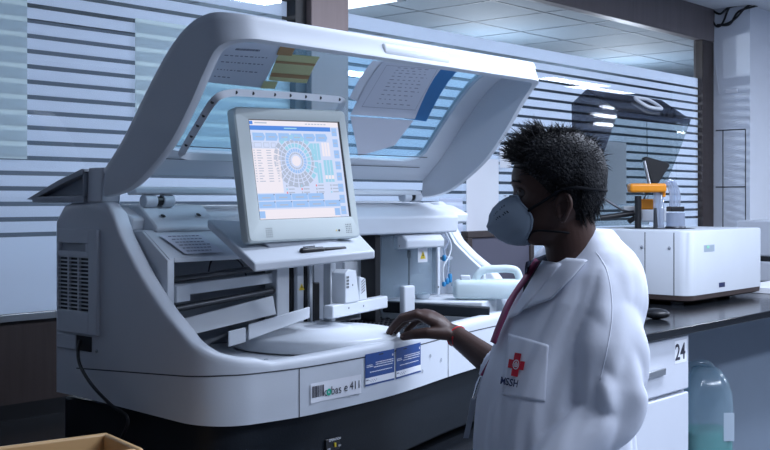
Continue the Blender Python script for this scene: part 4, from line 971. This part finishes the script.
#PERSON
# ================================================================== the man in the white coat
PO = V((2.164, 1.294, 0)); PF = V((-.839, .545, 0)); PLt = V((-.545, -.839, 0)); PZ = V((0, 0, 1))
def pp(f, l, u): return PO + PF*f + PLt*l + PZ*u
man = thing('person', 'man in a white lab coat and grey mask reaching to the analyzer', 'person', (PO.x, PO.y, 0))
def ering(f, l, u, a, b, n=36, e=2.3, tf=0, tl=0):
    pts = []
    for j in range(n):
        q = 2*math.pi*j/n; c, s_ = math.cos(q), math.sin(q)
        x = a*math.copysign(abs(c)**(2/e), c); y = b*math.copysign(abs(s_)**(2/e), s_)
        pts.append(pp(f+x, l+y, u + tf*x + tl*y))
    return pts
# joints
SHL, ELL, WRL = pp(.014, .128, 1.282), pp(.056, .172, 1.0), pp(.20, .165, .86)
HW = onD(455, 335, 2.85)                                    # right wrist
SHR, ELR = pp(.01, -.145, 1.288), V((2.215, 1.50, 1.0))
HC = onD(553.5, 191, 2.43)                                    # head centre
HFw = (V((.66, -.751, 0))*-.985 + V((.751, .66, 0))*.17).normalized(); HLt = V((-HFw.y, HFw.x, 0))
PIT = math.radians(-3)
HX = (HFw*math.cos(PIT) + PZ*math.sin(PIT)); HZ = HLt.cross(HX)*-1 if HLt.cross(HX).z < 0 else HLt.cross(HX)
HZ = HX.cross(HLt)
if HZ.z < 0: HZ = -HZ
def hp3(x, y, z): return HC + HX*x + HLt*y + HZ*z
HEAD = [(-.118, .050, -.000, .030), (-.108, .070, -.020, .044), (-.092, .083, -.040, .054), (-.070, .087, -.062, .062), (-.050, .087, -.078, .067), (-.025, .085, -.089, .071), (.0, .083, -.096, .074), (.018, .090, -.099, .0755), (.04, .091, -.100, .0765), (.065, .083, -.095, .073), (.085, .068, -.083, .062), (.100, .045, -.062, .045), (.109, .018, -.035, .024), (.1125, .0, -.018, .008)]
def head_par(z):
    for a, b in zip(HEAD, HEAD[1:]):
        if a[0] <= z <= b[0]:
            t = (z-a[0])/(b[0]-a[0]); return tuple(a[i]+(b[i]-a[i])*t for i in (1, 2, 3))
    return HEAD[0][1:] if z < HEAD[0][0] else HEAD[-1][1:]
def head_pt(z, q, out=0):
    """point on the skull: height z, angle q from the nose"""
    fr_, bk, hw = head_par(z); cx = (fr_*.35+bk*.65); c, s_ = math.cos(q), math.sin(q)
    a = (fr_-cx) if c > 0 else (cx-bk); e = 2.25 if c > 0 else 2.0
    x = cx + a*math.copysign(abs(c)**(2/e), c); y = hw*math.copysign(abs(s_)**(2/e), s_)
    d = lambda y0, z0, sy, sz: math.exp(-((abs(y)-y0)/sy)**2-((z-z0)/sz)**2)
    if c > 0:
        x += .024*math.exp(-(y/.013)**2)*interp([(-.055, 0), (-.045, .85), (-.035, 1), (.0, .25), (.012, 0)], z)       # nose
        x += -.010*d(.032, .0, .016, .012) + .005*d(.03, .020, .022, .008)                                        # sockets, brows
        x += .006*math.exp(-(y/.022)**2)*(math.exp(-((z+.068)/.006)**2)+math.exp(-((z+.082)/.006)**2))                # lips
        y *= 1 + .03*d(.05, -.025, .03, .02)
    if out:
        l = math.hypot(x-cx, y); x += (x-cx)/max(l, 1e-6)*out; y += y/max(l, 1e-6)*out
    return hp3(x, y, z)
body = MB()
zs_ = [HEAD[0][0]+(HEAD[-1][0]-HEAD[0][0])*i/44 for i in range(45)]
body.loft([[head_pt(z, 2*math.pi*j/56) for j in range(56)] for z in zs_])
# ears
for sgn in (1, -1):
    ec = (-.020, .075*sgn, -.036)
    outl = [(math.radians(a), r1, r2) for a, r1, r2 in [(20*i, 0, 0) for i in range(18)]]
    rim = [hp3(ec[0]+.0165*math.cos(q)*(1.0 if math.sin(q) > 0 else .72)-.006*math.sin(q)*.6, ec[1]+sgn*(.010-.010*math.cos(q)), ec[2]+.028*math.sin(q)) for q, _, _ in outl]
    body.tube(rim+[rim[0]], .0052, 8, False)
    inner = [hp3(ec[0]+.013*math.cos(q)-.004*math.sin(q)*.6, ec[1]+sgn*(.006-.006*math.cos(q)), ec[2]+.024*math.sin(q)) for q, _, _ in outl]
    bck = [hp3(ec[0]+.010*math.cos(q), ec[1]-sgn*.012, ec[2]+.020*math.sin(q)) for q, _, _ in outl]
    body.loft([inner, bck] if sgn > 0 else [bck, inner])
    body.capsule([hp3(ec[0]+.013, ec[1]+sgn*.001, ec[2]+.004), hp3(ec[0]+.011, ec[1]+sgn*.003, ec[2]-.014)], [.0055, .005], 8)
    body.capsule([hp3(ec[0]+.003, ec[1]+sgn*.005, ec[2]-.023), hp3(ec[0]+.001, ec[1]+sgn*.004, ec[2]-.030)], [.0065, .006], 8)
# neck and trunk
NB = pp(-.01, 0, 1.30)
body.tube([hp3(-.025, 0, -.03), hp3(-.03, 0, -.09), hp3(-.032, 0, -.13), NB.lerp(hp3(-.03, 0, -.13), .45), NB, NB-PZ*.06], [.055, .058, .059, .064, .072, .09], 28)
body.loft([ering(.03, 0, .84, .10, .15), ering(.04, 0, .95, .11, .15), ering(.03, 0, 1.1, .11, .155), ering(.015, 0, 1.22, .095, .16), ering(.005, 0, 1.29, .07, .115), ering(.006, 0, 1.345, .045, .06)])
body.capsule([SHL-PZ*.03-PLt*.02, SHL.lerp(ELL, .5), ELL], [.036, .040, .036], 16); body.capsule([ELL, ELL.lerp(WRL, .35), WRL], [.038, .037, .025], 16)
body.capsule([SHR-PZ*.03+PLt*.02, SHR.lerp(ELR, .5), ELR], [.036, .040, .036], 16); body.capsule([ELR, ELR.lerp(HW, .35), ELR.lerp(HW, .75), HW], [.038, .039, .031, .0265], 18)
for sg in (1, -1):
    hipj, kn, an_ = pp(.02, .085*sg, .86), pp(.05, .10*sg, .47), pp(-.0, .11*sg, .085)
    body.capsule([hipj, hipj.lerp(kn, .5), kn], [.082, .07, .052], 18); body.capsule([kn, kn.lerp(an_, .35), an_], [.052, .052, .034], 18)
    body.capsule([an_, an_+PF*.06-PZ*.03, an_+PF*.14-PZ*.045], [.034, .034, .028], 14)
# hands
def hand(W, d, side, up, pts, thumb, pr=None):
    """W wrist; d forward; side towards the thumb; fingers given as local (forward, side, up) joints"""
    def L(p): return W + d*p[0] + side*p[1] + up*p[2]
    k = MB()
    rings = []
    for fw, cw, hw, ht, uz in ((-.012, .0, .0265, .024, 0), (.010, .0, .030, .0235, .006), (.035, .0, .037, .0235, pts[1][0][2]*.46), (.062, 0, .041, .0215, pts[1][0][2]*.72), (.086, .0, .0415, .017, pts[1][0][2]*.88), (.098, .0, .037, .010, pts[1][0][2]*.93)):
        rings.append([L((fw, cw+hw*math.cos(q), uz+ht*math.sin(q))) for q in [2*math.pi*j/24 for j in range(24)]])
    k.loft(rings)
    for fi, f in enumerate(pts):
        r0 = (.0110, .0113, .0108, .0094)[fi]
        k.capsule([L((f[0][0]-.03, f[0][1]*.8, f[0][2]*.8))]+[L(p) for p in f], [r0*.9, r0*1.06, r0, r0*.92, r0*.78], 12)
    k.capsule([L(p) for p in thumb], [.0165, .0150, .0128, .0108], 14)
    return k, L
dR = V((-.347, .938, 0)).normalized(); tR = V((-.938, -.347, 0)).normalized()
ptsR = [[(.094, .031, .052), (.136, .032, .040), (.158, .031, .018), (.170, .030, .000)],
        [(.097, .011, .055), (.141, .013, .042), (.165, .013, .018), (.178, .013, .000)],
        [(.091, -.009, .050), (.132, -.008, .038), (.156, -.007, .016), (.168, -.006, .000)],
        [(.080, -.028, .040), (.112, -.028, .030), (.133, -.027, .012), (.144, -.026, .000)]]
thR = [(.012, .022, .004), (.060, .047, .008), (.096, .050, .003), (.126, .043, -.005)]
kR, LR = hand(HW, dR, tR, PZ, ptsR, thR)
body.v_off = 0
def merge(mb, k): mb.add(k.v, k.f)
merge(body, kR)
dL = (PF*.75 - PZ*.55 - PLt*.2).normalized(); sL = (-PLt*.55+PZ*.5).cross(dL).cross(dL)*-1; sL = (-PLt*.8+PZ*.3); sL = (sL - dL*sL.dot(dL)).normalized(); uL = dL.cross(sL)
ptsL = [[(.090, .028, .010), (.122, .030, -.004), (.140, .028, -.022), (.148, .026, -.038)], [(.094, .009, .012), (.130, .010, -.004), (.150, .010, -.024), (.158, .009, -.042)], [(.088, -.011, .010), (.122, -.012, -.006), (.142, -.012, -.026), (.150, -.012, -.042)], [(.078, -.029, .006), (.104, -.032, -.008), (.120, -.032, -.022), (.128, -.031, -.036)]]
thL = [(.014, .02, -.004), (.052, .048, -.014), (.080, .054, -.026), (.104, .048, -.036)]
kL, LL_ = hand(WRL, dL, sL, uL, ptsL, thL); merge(body, kL)
bd = obj('body', body, M_skin, man, ang=3)
def remesh(o, vox, it=3, fac=.5):
    m = o.modifiers.new('remesh', 'REMESH'); m.mode = 'VOXEL'; m.voxel_size = vox; m.use_smooth_shade = True
    if it: s_ = o.modifiers.new('smooth', 'SMOOTH'); s_.iterations = it; s_.factor = fac
remesh(bd, .0034, 3)
# nails of the reaching hand (index and thumb face the camera)
for f in ptsR:
    a, b = V(f[2]), V(f[3]); c = a.lerp(b, .80); dirn = LR(b)-LR(a); o_ = PZ - dirn.normalized()*PZ.dot(dirn.normalized()); o_.normalize()
    T = Matrix.Identity(4); cc = LR(c)+o_*.0066; ex = dirn.normalized(); ey = o_.cross(ex)
    kk = MB(); kk.ell((0, 0, 0), (.006, .0048, .0016), 12, 6, Matrix(((ex.x, ey.x, o_.x, cc.x), (ex.y, ey.y, o_.y, cc.y), (ex.z, ey.z, o_.z, cc.z), (0, 0, 0, 1)))); obj('finger_nail', kk, M_nail, man)
a, b = V(thR[2]), V(thR[3]); dirn = (LR(b)-LR(a)).normalized(); o_ = (tR*.85+PZ*.5); o_ = (o_-dirn*o_.dot(dirn)).normalized(); ey = o_.cross(dirn); cc = LR(a.lerp(b, .92))+o_*.0088
kk = MB(); kk.ell((0, 0, 0), (.0075, .0062, .0018), 12, 6, Matrix(((dirn.x, ey.x, o_.x, cc.x), (dirn.y, ey.y, o_.y, cc.y), (dirn.z, ey.z, o_.z, cc.z), (0, 0, 0, 1)))); obj('finger_nail', kk, M_nail, man)
# eyes, brows
for sgn in (1, -1):
    c = hp3(.066, .031*sgn, .0); ev = MB().ell((0, 0, 0), (.0120, .0120, .0120), 20, 12, Matrix.Translation(c)); eo = obj('eye', ev, M_eye, man)
    ic = c + HX*.0105 - HZ*.001; kk = MB().ell((0, 0, 0), (.0048, .0048, .0048), 14, 8, Matrix.Translation(ic-HX*.0018)); obj('iris', kk, M_iris, eo)
    kk = MB()
    for i in range(40):
        t = i/39; q = (.16+.50*t)*sgn; z = .022+.006*math.sin(t*2.4)-.004*t; p = head_pt(z, q, .0008); p2 = head_pt(z+random.uniform(-.001, .003), q+.05*sgn, .0015); kk.tube([p, p2], [.0011, .0003], 5)
    obj('eyebrow', kk, M_hair, man)
    lo_ = MB().tube([hp3(.0775-.006*abs(t), (.031+.012*t)*sgn, .0085-.006*t*t) for t in (-1, -.5, 0, .5, 1)], .0022, 8); obj('eyelid', lo_, M_skin, man)
# hair: close cap plus many curved locks
hair = MB()
def hair_z0(q):       # hairline height by angle from the nose
    return interp([(0, .068), (.5, .062), (.85, .045), (1.10, .022), (1.30, .0), (1.5, -.030), (1.62, -.020), (1.8, .002), (2.0, -.035), (2.3, -.085), (math.pi, -.098)], abs(q))
NQ = 72; rings = []
for i in range(15):
    t = i/14; ring = []
    for j in range(NQ):
        q = 2*math.pi*j/NQ; qq = q if q <= math.pi else q-2*math.pi
        z0 = hair_z0(qq); z = z0 + (.1122-z0)*(1-(1-t)**1.5)
        o_ = .003 + .015*min(1, t*3.2)*(1 if abs(qq) < 1.3 else 1.15) + .004*noise.noise(V((q*3, z*40, 0)))
        p = head_pt(z, qq, o_); p += HZ*(.017*max(0, (z-.05)/.06)) ; ring.append(p)
    rings.append(ring)
hair.loft(rings, cap=True)
random.seed(11)
def lock(p, nrm, grow, ln, r):
    pts = [p-nrm*.004]; rr = [r]; dcur = (nrm*.42+grow).normalized(); n = 5
    for i in range(1, n+1):
        dcur = (dcur + grow*.25 - nrm*.10 + V((random.uniform(-.10, .10), random.uniform(-.10, .10), random.uniform(-.10, .10)))).normalized()
        pts.append(pts[-1]+dcur*ln/n); rr.append(r*(1-i/(n+.4)))
    hair.tube(pts, rr, 5)
for i in range(2800):
    qq = random.uniform(-math.pi, math.pi); t = random.random()**1.1 if i % 2 else 1-random.random()**2.4; z0 = hair_z0(qq); z = z0+(.1115-z0)*t
    p = head_pt(z, qq, .010 if z > z0+.02 else .002) + HZ*(.017*max(0, (z-.05)/.06)); nrm = (p-hp3(-.01, 0, .02)).normalized()
    back = -HX; down = -HZ
    if abs(qq) > 1.7 and z < .05: g = down*.9+back*.25; ln = random.uniform(.02, .034)
    elif abs(qq) < .9 and z > .05: g = HX*random.uniform(.1, 1.0)+HZ*random.uniform(.0, .7)+HLt*random.uniform(-.5, .5); ln = random.uniform(.028, .056)
    else: g = HX*random.uniform(-.5, .35)+HZ*random.uniform(-.2, .35)+HLt*random.uniform(-.5, .5)+down*.15; ln = random.uniform(.018, .036)
    lock(p, nrm, g*.8, ln, random.uniform(.0011, .0021))
obj('hair', hair, M_hair, man, ang=3)
# face mask: cup with a rolled edge, straps
mask = MB(); NM = 40
def mask_edge(a):     # a: angle round the cup, 0 = left side (towards the ear), pi/2 = top
    z = -.050 + (.058 if math.sin(a) > 0 else .066)*math.sin(a)
    if math.sin(a) > 0: y = .056*math.cos(a)*(1-.45*math.sin(a)**2)
    else: y = .056*math.cos(a)
    z = max(-.116, min(-.006, z))
    q0, q1 = 0, 1.5
    for _ in range(24):                                          # find the skull angle giving this y
        qm = (q0+q1)/2; p = head_pt(z, qm); ym = (p-HC).dot(HLt)
        if ym < abs(y): q0 = qm
        else: q1 = qm
    return head_pt(z, math.copysign((q0+q1)/2, y), .004)
tipc = hp3(.150, 0, -.076)
edge = [mask_edge(2*math.pi*i/NM) for i in range(NM)]
cen_ = sum(edge, V())/NM
rg = []
for t in (0, .12, .28, .46, .64, .80, .92, .985):
    w_ = math.cos(t*math.pi/2)**1.1; h_ = math.sin(t*math.pi/2)**1.12
    rg.append([cen_.lerp(e, w_) + (tipc-cen_)*h_*(.92 if t < .9 else 1.0) for e in edge])
mask.loft(rg); mk = obj('face_mask', mask, M_mask, man, ang=3)
obj('mask_rim', MB().tube(edge+[edge[0]], .0022, 8, False), M_mask, mk)
kk = MB().box(-.022, .022, -.003, .003, 0, .002, frame(hp3(.106, 0, -.004), HLt, HX)); obj('nose_clip', kk, M_steel, mk)
# printed marks on the mask's left face
for (k0, j0) in ((2, 2), (3, 2), (3, 4), (2, 4)):
    a_, b_, c_, d_ = rg[k0][j0], rg[k0][j0+1], rg[k0+1][j0+1], rg[k0+1][j0]; nn = (b_-a_).cross(d_-a_).normalized(); nn = nn if nn.dot(a_-cen_) > 0 else -nn
    kk = MB(); 
    for t0, t1, v0, v1 in ((.15, .8, .2, .32), (.25, .9, .5, .6), (.1, .6, .75, .85)):
        kk.add([a_.lerp(b_, u).lerp(d_.lerp(c_, u), v_)+nn*.0012 for u, v_ in ((t0, v0), (t1, v0), (t1, v1), (t0, v1))], [(0, 1, 2, 3)])
    obj('mask_print', kk, M_strap, mk, smooth=False)
for sgn in (1, -1):
    s1 = edge[1 if sgn > 0 else NM//2-1]; 
    st = [s1, head_pt(-.036, .95*sgn, .006), head_pt(-.018, 1.25*sgn, .008), head_pt(-.0, 1.48*sgn, .012), head_pt(.004, 1.75*sgn, .020), head_pt(.0, 2.1*sgn, .020), head_pt(-.004, 2.6*sgn, .020), head_pt(-.006, math.pi*sgn, .020)]
    obj('mask_strap', MB().tube(crom(st, 5), .0034, 8), M_strap, mk)
    s1 = edge[NM-6 if sgn > 0 else NM//2+6]
    st = [s1, head_pt(-.085, 1.1*sgn, .004), head_pt(-.088, 1.6*sgn, .010), head_pt(-.092, 2.2*sgn, .014), head_pt(-.094, math.pi*sgn, .014)]
    obj('mask_strap', MB().tube(crom(st, 5), .0024, 8), M_strap, mk)
# trousers and shoes
for sg in (1, -1):
    hipj, kn, an_ = pp(.02, .085*sg, .86), pp(.05, .10*sg, .47), pp(-.0, .11*sg, .10)
    obj('trouser_leg', MB().tube([hipj+PZ*.04, hipj, hipj.lerp(kn, .5), kn, kn.lerp(an_, .5), an_-PZ*.02], [.10, .10, .088, .074, .066, .060], 22), M_trouser, man)
    fx = pp(.0, .11*sg, 0); ey_ = PLt
    kk = MB()
    rings = []
    for f_, hw, h0, h1 in ((-.075, .022, .0, .05), (-.065, .032, 0, .075), (-.02, .036, 0, .09), (.05, .042, 0, .085), (.11, .046, 0, .062), (.16, .042, 0, .045), (.19, .028, 0, .03), (.20, .012, .004, .022)):
        rings.append([fx + PF*f_ + PLt*hw*math.cos(q) + PZ*((h0+h1)/2+(h1-h0)/2*math.sin(q)) for q in [2*math.pi*j/20 for j in range(20)]])
    kk.loft(rings); obj('shoe', kk, M_shoe, man)
# coat: body and two sleeves, folds modelled in the cloth
CR = [(.56, .070, .175, .225), (.75, .078, .175, .218), (.90, .085, .170, .192), (1.02, .078, .160, .180), (1.13, .052, .142, .176), (1.23, .018, .124, .192), (1.295, .004, .104, .176), (1.335, .0, .080, .148), (1.362, .006, .062, .112), (1.385, .010, .058, .080)]
def cpar(u):
    P_ = CR; 
    for k_ in range(len(P_)-1):
        if P_[k_][0] <= u <= P_[k_+1][0]:
            t = (u-P_[k_][0])/(P_[k_+1][0]-P_[k_][0]); p0, p1, p2, p3 = P_[max(k_-1, 0)], P_[k_], P_[k_+1], P_[min(k_+2, len(P_)-1)]
            return [.5*(2*p1[m]+(p2[m]-p0[m])*t+(2*p0[m]-5*p1[m]+4*p2[m]-p3[m])*t*t+(3*p1[m]-p0[m]-3*p2[m]+p3[m])*t**3) for m in (1, 2, 3)]
    return P_[-1][1:]
coat = MB(); rings = []; NA = 110
for i in range(71):
    u = .56+(1.385-.56)*i/70; f_, a_, b_ = cpar(u); ring = []
    for j in range(NA):
        q = 2*math.pi*j/NA; c_, s_ = math.cos(q), math.sin(q); e_ = 2.3
        dep = max(0, min(1, (1.34-u)/.10))
        v1 = noise.noise(V((c_*2.1+3, s_*2.1, u*2.2)))*.012 + (abs(noise.noise(V((c_*4.2, s_*4.2+7, u*1.5+u*1.0*s_))))-.2)*.016 + max(0, (1.05-u))*.020*noise.noise(V((c_*6, s_*6, u*.8)))
        k_ = 1 + v1*dep/.17
        ring.append(pp(f_+a_*k_*math.copysign(abs(c_)**(2/e_), c_), b_*k_*math.copysign(abs(s_)**(2/e_), s_), u))
    rings.append(ring)
coat.loft(rings)
def sleeve(name, pts, rr, sd, cuff):
    P_ = crom(pts, 14); n_ = len(P_); R_ = [interp([(i/(len(rr)-1), r) for i, r in enumerate(rr)], i/(n_-1)) for i in range(n_)]
    mb = MB(); rings = []; up = None; acc = 0
    for i, p in enumerate(P_):
        t = (P_[min(i+1, n_-1)]-P_[max(i-1, 0)]).normalized()
        if up is None: up = PF
        a = t.cross(up).normalized(); up = a.cross(t).normalized(); b = up; ring = []
        if i: acc += (P_[i]-P_[i-1]).length
        for j in range(56):
            q = 2*math.pi*j/56; c_, s_ = math.cos(q), math.sin(q); el = math.exp(-((i/(n_-1)-.52)/.16)**2)
            v1 = noise.noise(V((c_*1.6+sd, s_*1.6, acc*6)))*.07 + (abs(noise.noise(V((c_*1.5+sd, s_*1.5+acc*5, acc*8))))-.2)*(.11+.28*el)
            r = R_[i]*(1+v1*min(1, i/6))
            ring.append(p+(a*c_+b*s_)*r)
        rings.append(ring)
    t = (P_[-1]-P_[-2]).normalized(); cc = P_[-1]
    rings.append([cc+(p-cc)*.86-t*.001 for p in rings[-1]]); rings.append([cc+(p-cc)*.80-t*.02 for p in rings[-2]])
    mb.loft(rings); coat.add(mb.v, mb.f)
SM = SHL.lerp(ELL, .5)
sleeve('coat_sleeve', [SHL-PLt*.05+PZ*.012, SHL, SHL.lerp(ELL, .25)-PF*.002+PLt*.008, SM-PF*.004+PLt*.016, SHL.lerp(ELL, .78)-PF*.004+PLt*.008, ELL-PF*.004, ELL.lerp(WRL, .35), ELL.lerp(WRL, .7), WRL.lerp(ELL, .06)], [.030, .046, .064, .075, .077, .070, .062, .056, .050], 3.1, .05)
SLV = ELR.lerp(HW, .42)
sleeve('coat_sleeve', [SHR+PLt*.05, SHR, SHR.lerp(ELR, .3), SHR.lerp(ELR, .6), ELR-PF*.004, ELR.lerp(HW, .2), SLV], [.050, .060, .064, .062, .060, .056, .050], 8.3, .05)
ct = obj('lab_coat', coat, M_coat, man, ang=3); remesh(ct, .0055, 3, .5)
bpy.context.view_layer.update()
dg = bpy.context.evaluated_depsgraph_get(); BV = BVHTree.FromObject(ct, dg); OFF = wloc(ct)
def proj(p, d, out=.002, far=.6):
    """drop a world point along d onto the coat"""
    o_ = p - OFF - d*far; h = BV.ray_cast(o_, d, far*2.2)
    return (h[0] + OFF + h[1]*out if h[1].dot(d) < 0 else h[0]+OFF-d*out) if h[0] else p
def patch(name, poly, d, m, parent, out=.003, th=.002, sub=10):
    """cloth piece: a four-cornered patch draped on the coat along d"""
    a, b, c, e = [V(p) for p in poly]; vs = []; fs = []
    for i in range(sub+1):
        for j in range(sub+1):
            u, v_ = i/sub, j/sub; p = (a.lerp(b, u)).lerp(e.lerp(c, u), v_); vs.append(proj(p, d, out))
    for i in range(sub):
        for j in range(sub): q = i*(sub+1)+j; fs.append((q, q+1, q+sub+2, q+sub+1))
    o_ = obj(name, MB().add(vs, fs), m, parent, ang=3); md = o_.modifiers.new('solid', 'SOLIDIFY'); md.thickness = th; md.offset = 0
    return o_
dv = ray(525, 360).normalized()
def cp_(x, y, D=2.3): return onD(x, y, D)
# left chest pocket, its emblem and letters
pk = patch('chest_pocket', [cp_(508, 332), cp_(549, 345), cp_(545, 402), cp_(503, 396)], dv, M_coat, ct, .0012, .0012, 20)
def px_shape(pts, out): return [proj(cp_(x, y), dv, out) for x, y in pts]
cx_, cy_ = 517.8, 365.5; ux, uy = V((.985, .17)), V((-.17, .985))
def e2(a, b): return (cx_+(ux.x*a+uy.x*b)*1.14, cy_+(ux.y*a+uy.y*b)*1.14)
em = MB()
def grid2(mb, x0, x1, y0, y1, out, n=4):
    vs = [proj(cp_(*e2(x0+(x1-x0)*i/n, y0+(y1-y0)*j/n)), dv, out) for i in range(n+1) for j in range(n+1)]
    mb.add(vs, [(i*(n+1)+j, i*(n+1)+j+1, (i+1)*(n+1)+j+1, (i+1)*(n+1)+j) for i in range(n) for j in range(n)])
grid2(em, -2.9, 2.9, -10.5, 10.5, .0055); grid2(em, -7.2, -2.9, -3.9, 3.9, .0055); grid2(em, 2.9, 7.2, -3.9, 3.9, .0055)
eo = obj('cross_emblem', em, M_red, pk, smooth=False)
em = MB(); vs = []
for i in range(20):
    q = 2*math.pi*i/20; vs += [proj(cp_(*e2(2.6*math.cos(q), 4.4*math.sin(q))), dv, .0063), proj(cp_(*e2(2.0*math.cos(q), 3.6*math.sin(q))), dv, .0063)]
em.add(vs, [(2*i, 2*i+1, (2*i+3) % 40, (2*i+2) % 40) for i in range(20)])
def px_line(mb, pts, w_, out):
    for (x0, y0), (x1, y1) in zip(pts, pts[1:]):
        l = math.hypot(x1-x0, y1-y0); nx, ny = -(y1-y0)/l*w_/2, (x1-x0)/l*w_/2
        mb.add([proj(cp_(*e2(a, b)), dv, out) for a, b in ((x0+nx, y0+ny), (x1+nx, y1+ny), (x1-nx, y1-ny), (x0-nx, y0-ny))], [(0, 1, 2, 3)])
px_line(em, [(-1.1, 1.8), (-1.1, -.5), (0, -2.6), (1.1, -.5), (1.1, 1.8), (-1.1, 1.8)], .6, .0063); px_line(em, [(0, 1.4), (0, -1)], .7, .0063)
obj('emblem_ring', em, M_paper2, eo, smooth=False)
em = MB(); vs, fs = text_mesh('MSSH', 9.5, 'LEFT', .22); 
xa = max(v.x for v in vs)
em.add([proj(cp_(*e2(v.x*.72-11.5, 19.4-v.y*.95)), dv, .0066) for v in vs], fs); obj('coat_lettering', em, M_navy, pk, smooth=False)
# shirt and ribbon in the open neck, lapels and collar
dv2 = ray(535, 300).normalized()
patch('shirt', [cp_(526, 262), cp_(560, 250), cp_(548, 290), cp_(524, 296)], ray(535, 275).normalized(), M_shirt, man, .004, .003, 10)
patch('lapel', [cp_(560, 258), cp_(590, 262), cp_(556, 300), cp_(526, 312)], dv2, M_coat, ct, .010, .004, 12)
patch('lapel', [cp_(548, 262), cp_(566, 266), cp_(522, 318), cp_(512, 322)], dv2, M_coat, ct, .013, .004, 12)
# collar: folded band round the neck
co_i, co_t, co_o = [], [], []
for i in range(37):
    q = math.radians(-140+280*i/36)+math.pi; fx_, lx_ = math.cos(q), math.sin(q)
    dn_ = .5+.5*math.cos(q)          # 1 at the front
    u0 = 1.362-.045*dn_
    co_i.append(pp(.010+.058*fx_, .066*lx_, u0-.01)); co_t.append(pp(.006+.062*fx_, .070*lx_, u0+.033*(1-.35*dn_)))
    co_o.append(pp(.008+(.084+.022*dn_)*fx_, .104*lx_, u0-.014-.022*dn_))
n = len(co_i); vs = co_i+co_t+co_o; fs = [(r*n+i, r*n+i+1, (r+1)*n+i+1, (r+1)*n+i) for r in (0, 1) for i in range(n-1)]
cl_ = obj('collar', MB().add(vs, fs), M_coat, ct, ang=3); md = cl_.modifiers.new('solid', 'SOLIDIFY'); md.thickness = .004; md = cl_.modifiers.new('sub', 'SUBSURF'); md.levels = 1; md.render_levels = 1
# front edge (placket) and sleeve seam
def ribbon(name, pxs, w_, m, parent, out, dirv=None, th=.0015, per=6):
    P = crom([V((x, y, 0)) for x, y in pxs], per); vs = []
    for i, p in enumerate(P):
        t = (P[min(i+1, len(P)-1)]-P[max(i-1, 0)]).normalized(); nn = V((-t.y, t.x, 0))*w_/2; d = dirv or ray(p.x, p.y).normalized()
        vs += [proj(cp_(p.x+nn.x, p.y+nn.y), d, out), proj(cp_(p.x-nn.x, p.y-nn.y), d, out)]
    o_ = obj(name, MB().add(vs, [(2*i, 2*i+1, 2*i+3, 2*i+2) for i in range(len(P)-1)]), m, parent, ang=3); md = o_.modifiers.new('solid', 'SOLIDIFY'); md.thickness = th; md.offset = 0
    return o_
q0, q1, q2, q3, q4 = onD(499, 345, 2.475), onD(489, 363, 2.475), onD(481, 377, 2.475), onD(474, 398, 2.475), onD(466, 438, 2.475)
def strip(name, pts, w_, m, th=.0016):
    P = crom(pts, 5); mb = MB(); sd = V((.66, -.751, 0)); fw = V((.751, .66, 0)); rg_ = []
    for p in P: rg_.append([p-sd*w_-fw*th, p+sd*w_-fw*th, p+sd*w_+fw*th, p-sd*w_+fw*th])
    return obj(name, mb.loft(rg_), m, man)
strip('lanyard_end', [q0, q1, q2], .0045, M_lany); strip('badge_strap', [q3, q3.lerp(q4, .5)-PZ*.004, q4], .006, M_grey)
obj('lanyard_clip', MB().capsule([q2, q2.lerp(q3, .35), q3], [.0045, .0065, .004], 10), M_chrome, man)
ribbon('lanyard', [(543, 264), (531, 282), (516, 305), (505, 330), (499, 346)], 6, M_lany, man, .016)
ribbon('sleeve_seam', [(596, 252), (606, 268), (611, 290), (612, 318), (607, 350), (600, 380)], 1.0, M_coat, ct, .0003, None, .0004)
# red thread bracelet
bw_ = HW + (ELR-HW).normalized()*.006; ax = (ELR-HW).normalized(); s1 = ax.cross(PZ).normalized(); s2 = s1.cross(ax)
obj('red_bracelet', MB().tube([bw_ + s1*.0285*math.cos(q) + s2*.0275*math.sin(q) for q in [2*math.pi*i/24 for i in range(25)]], .0019, 8), M_redthread, man)
obj('bracelet_knot', MB().capsule([bw_+s1*.0*1 - tR*0 + tR*.030, bw_+tR*.031-PZ*.018], [.003, .0014], 8), M_redthread, man)
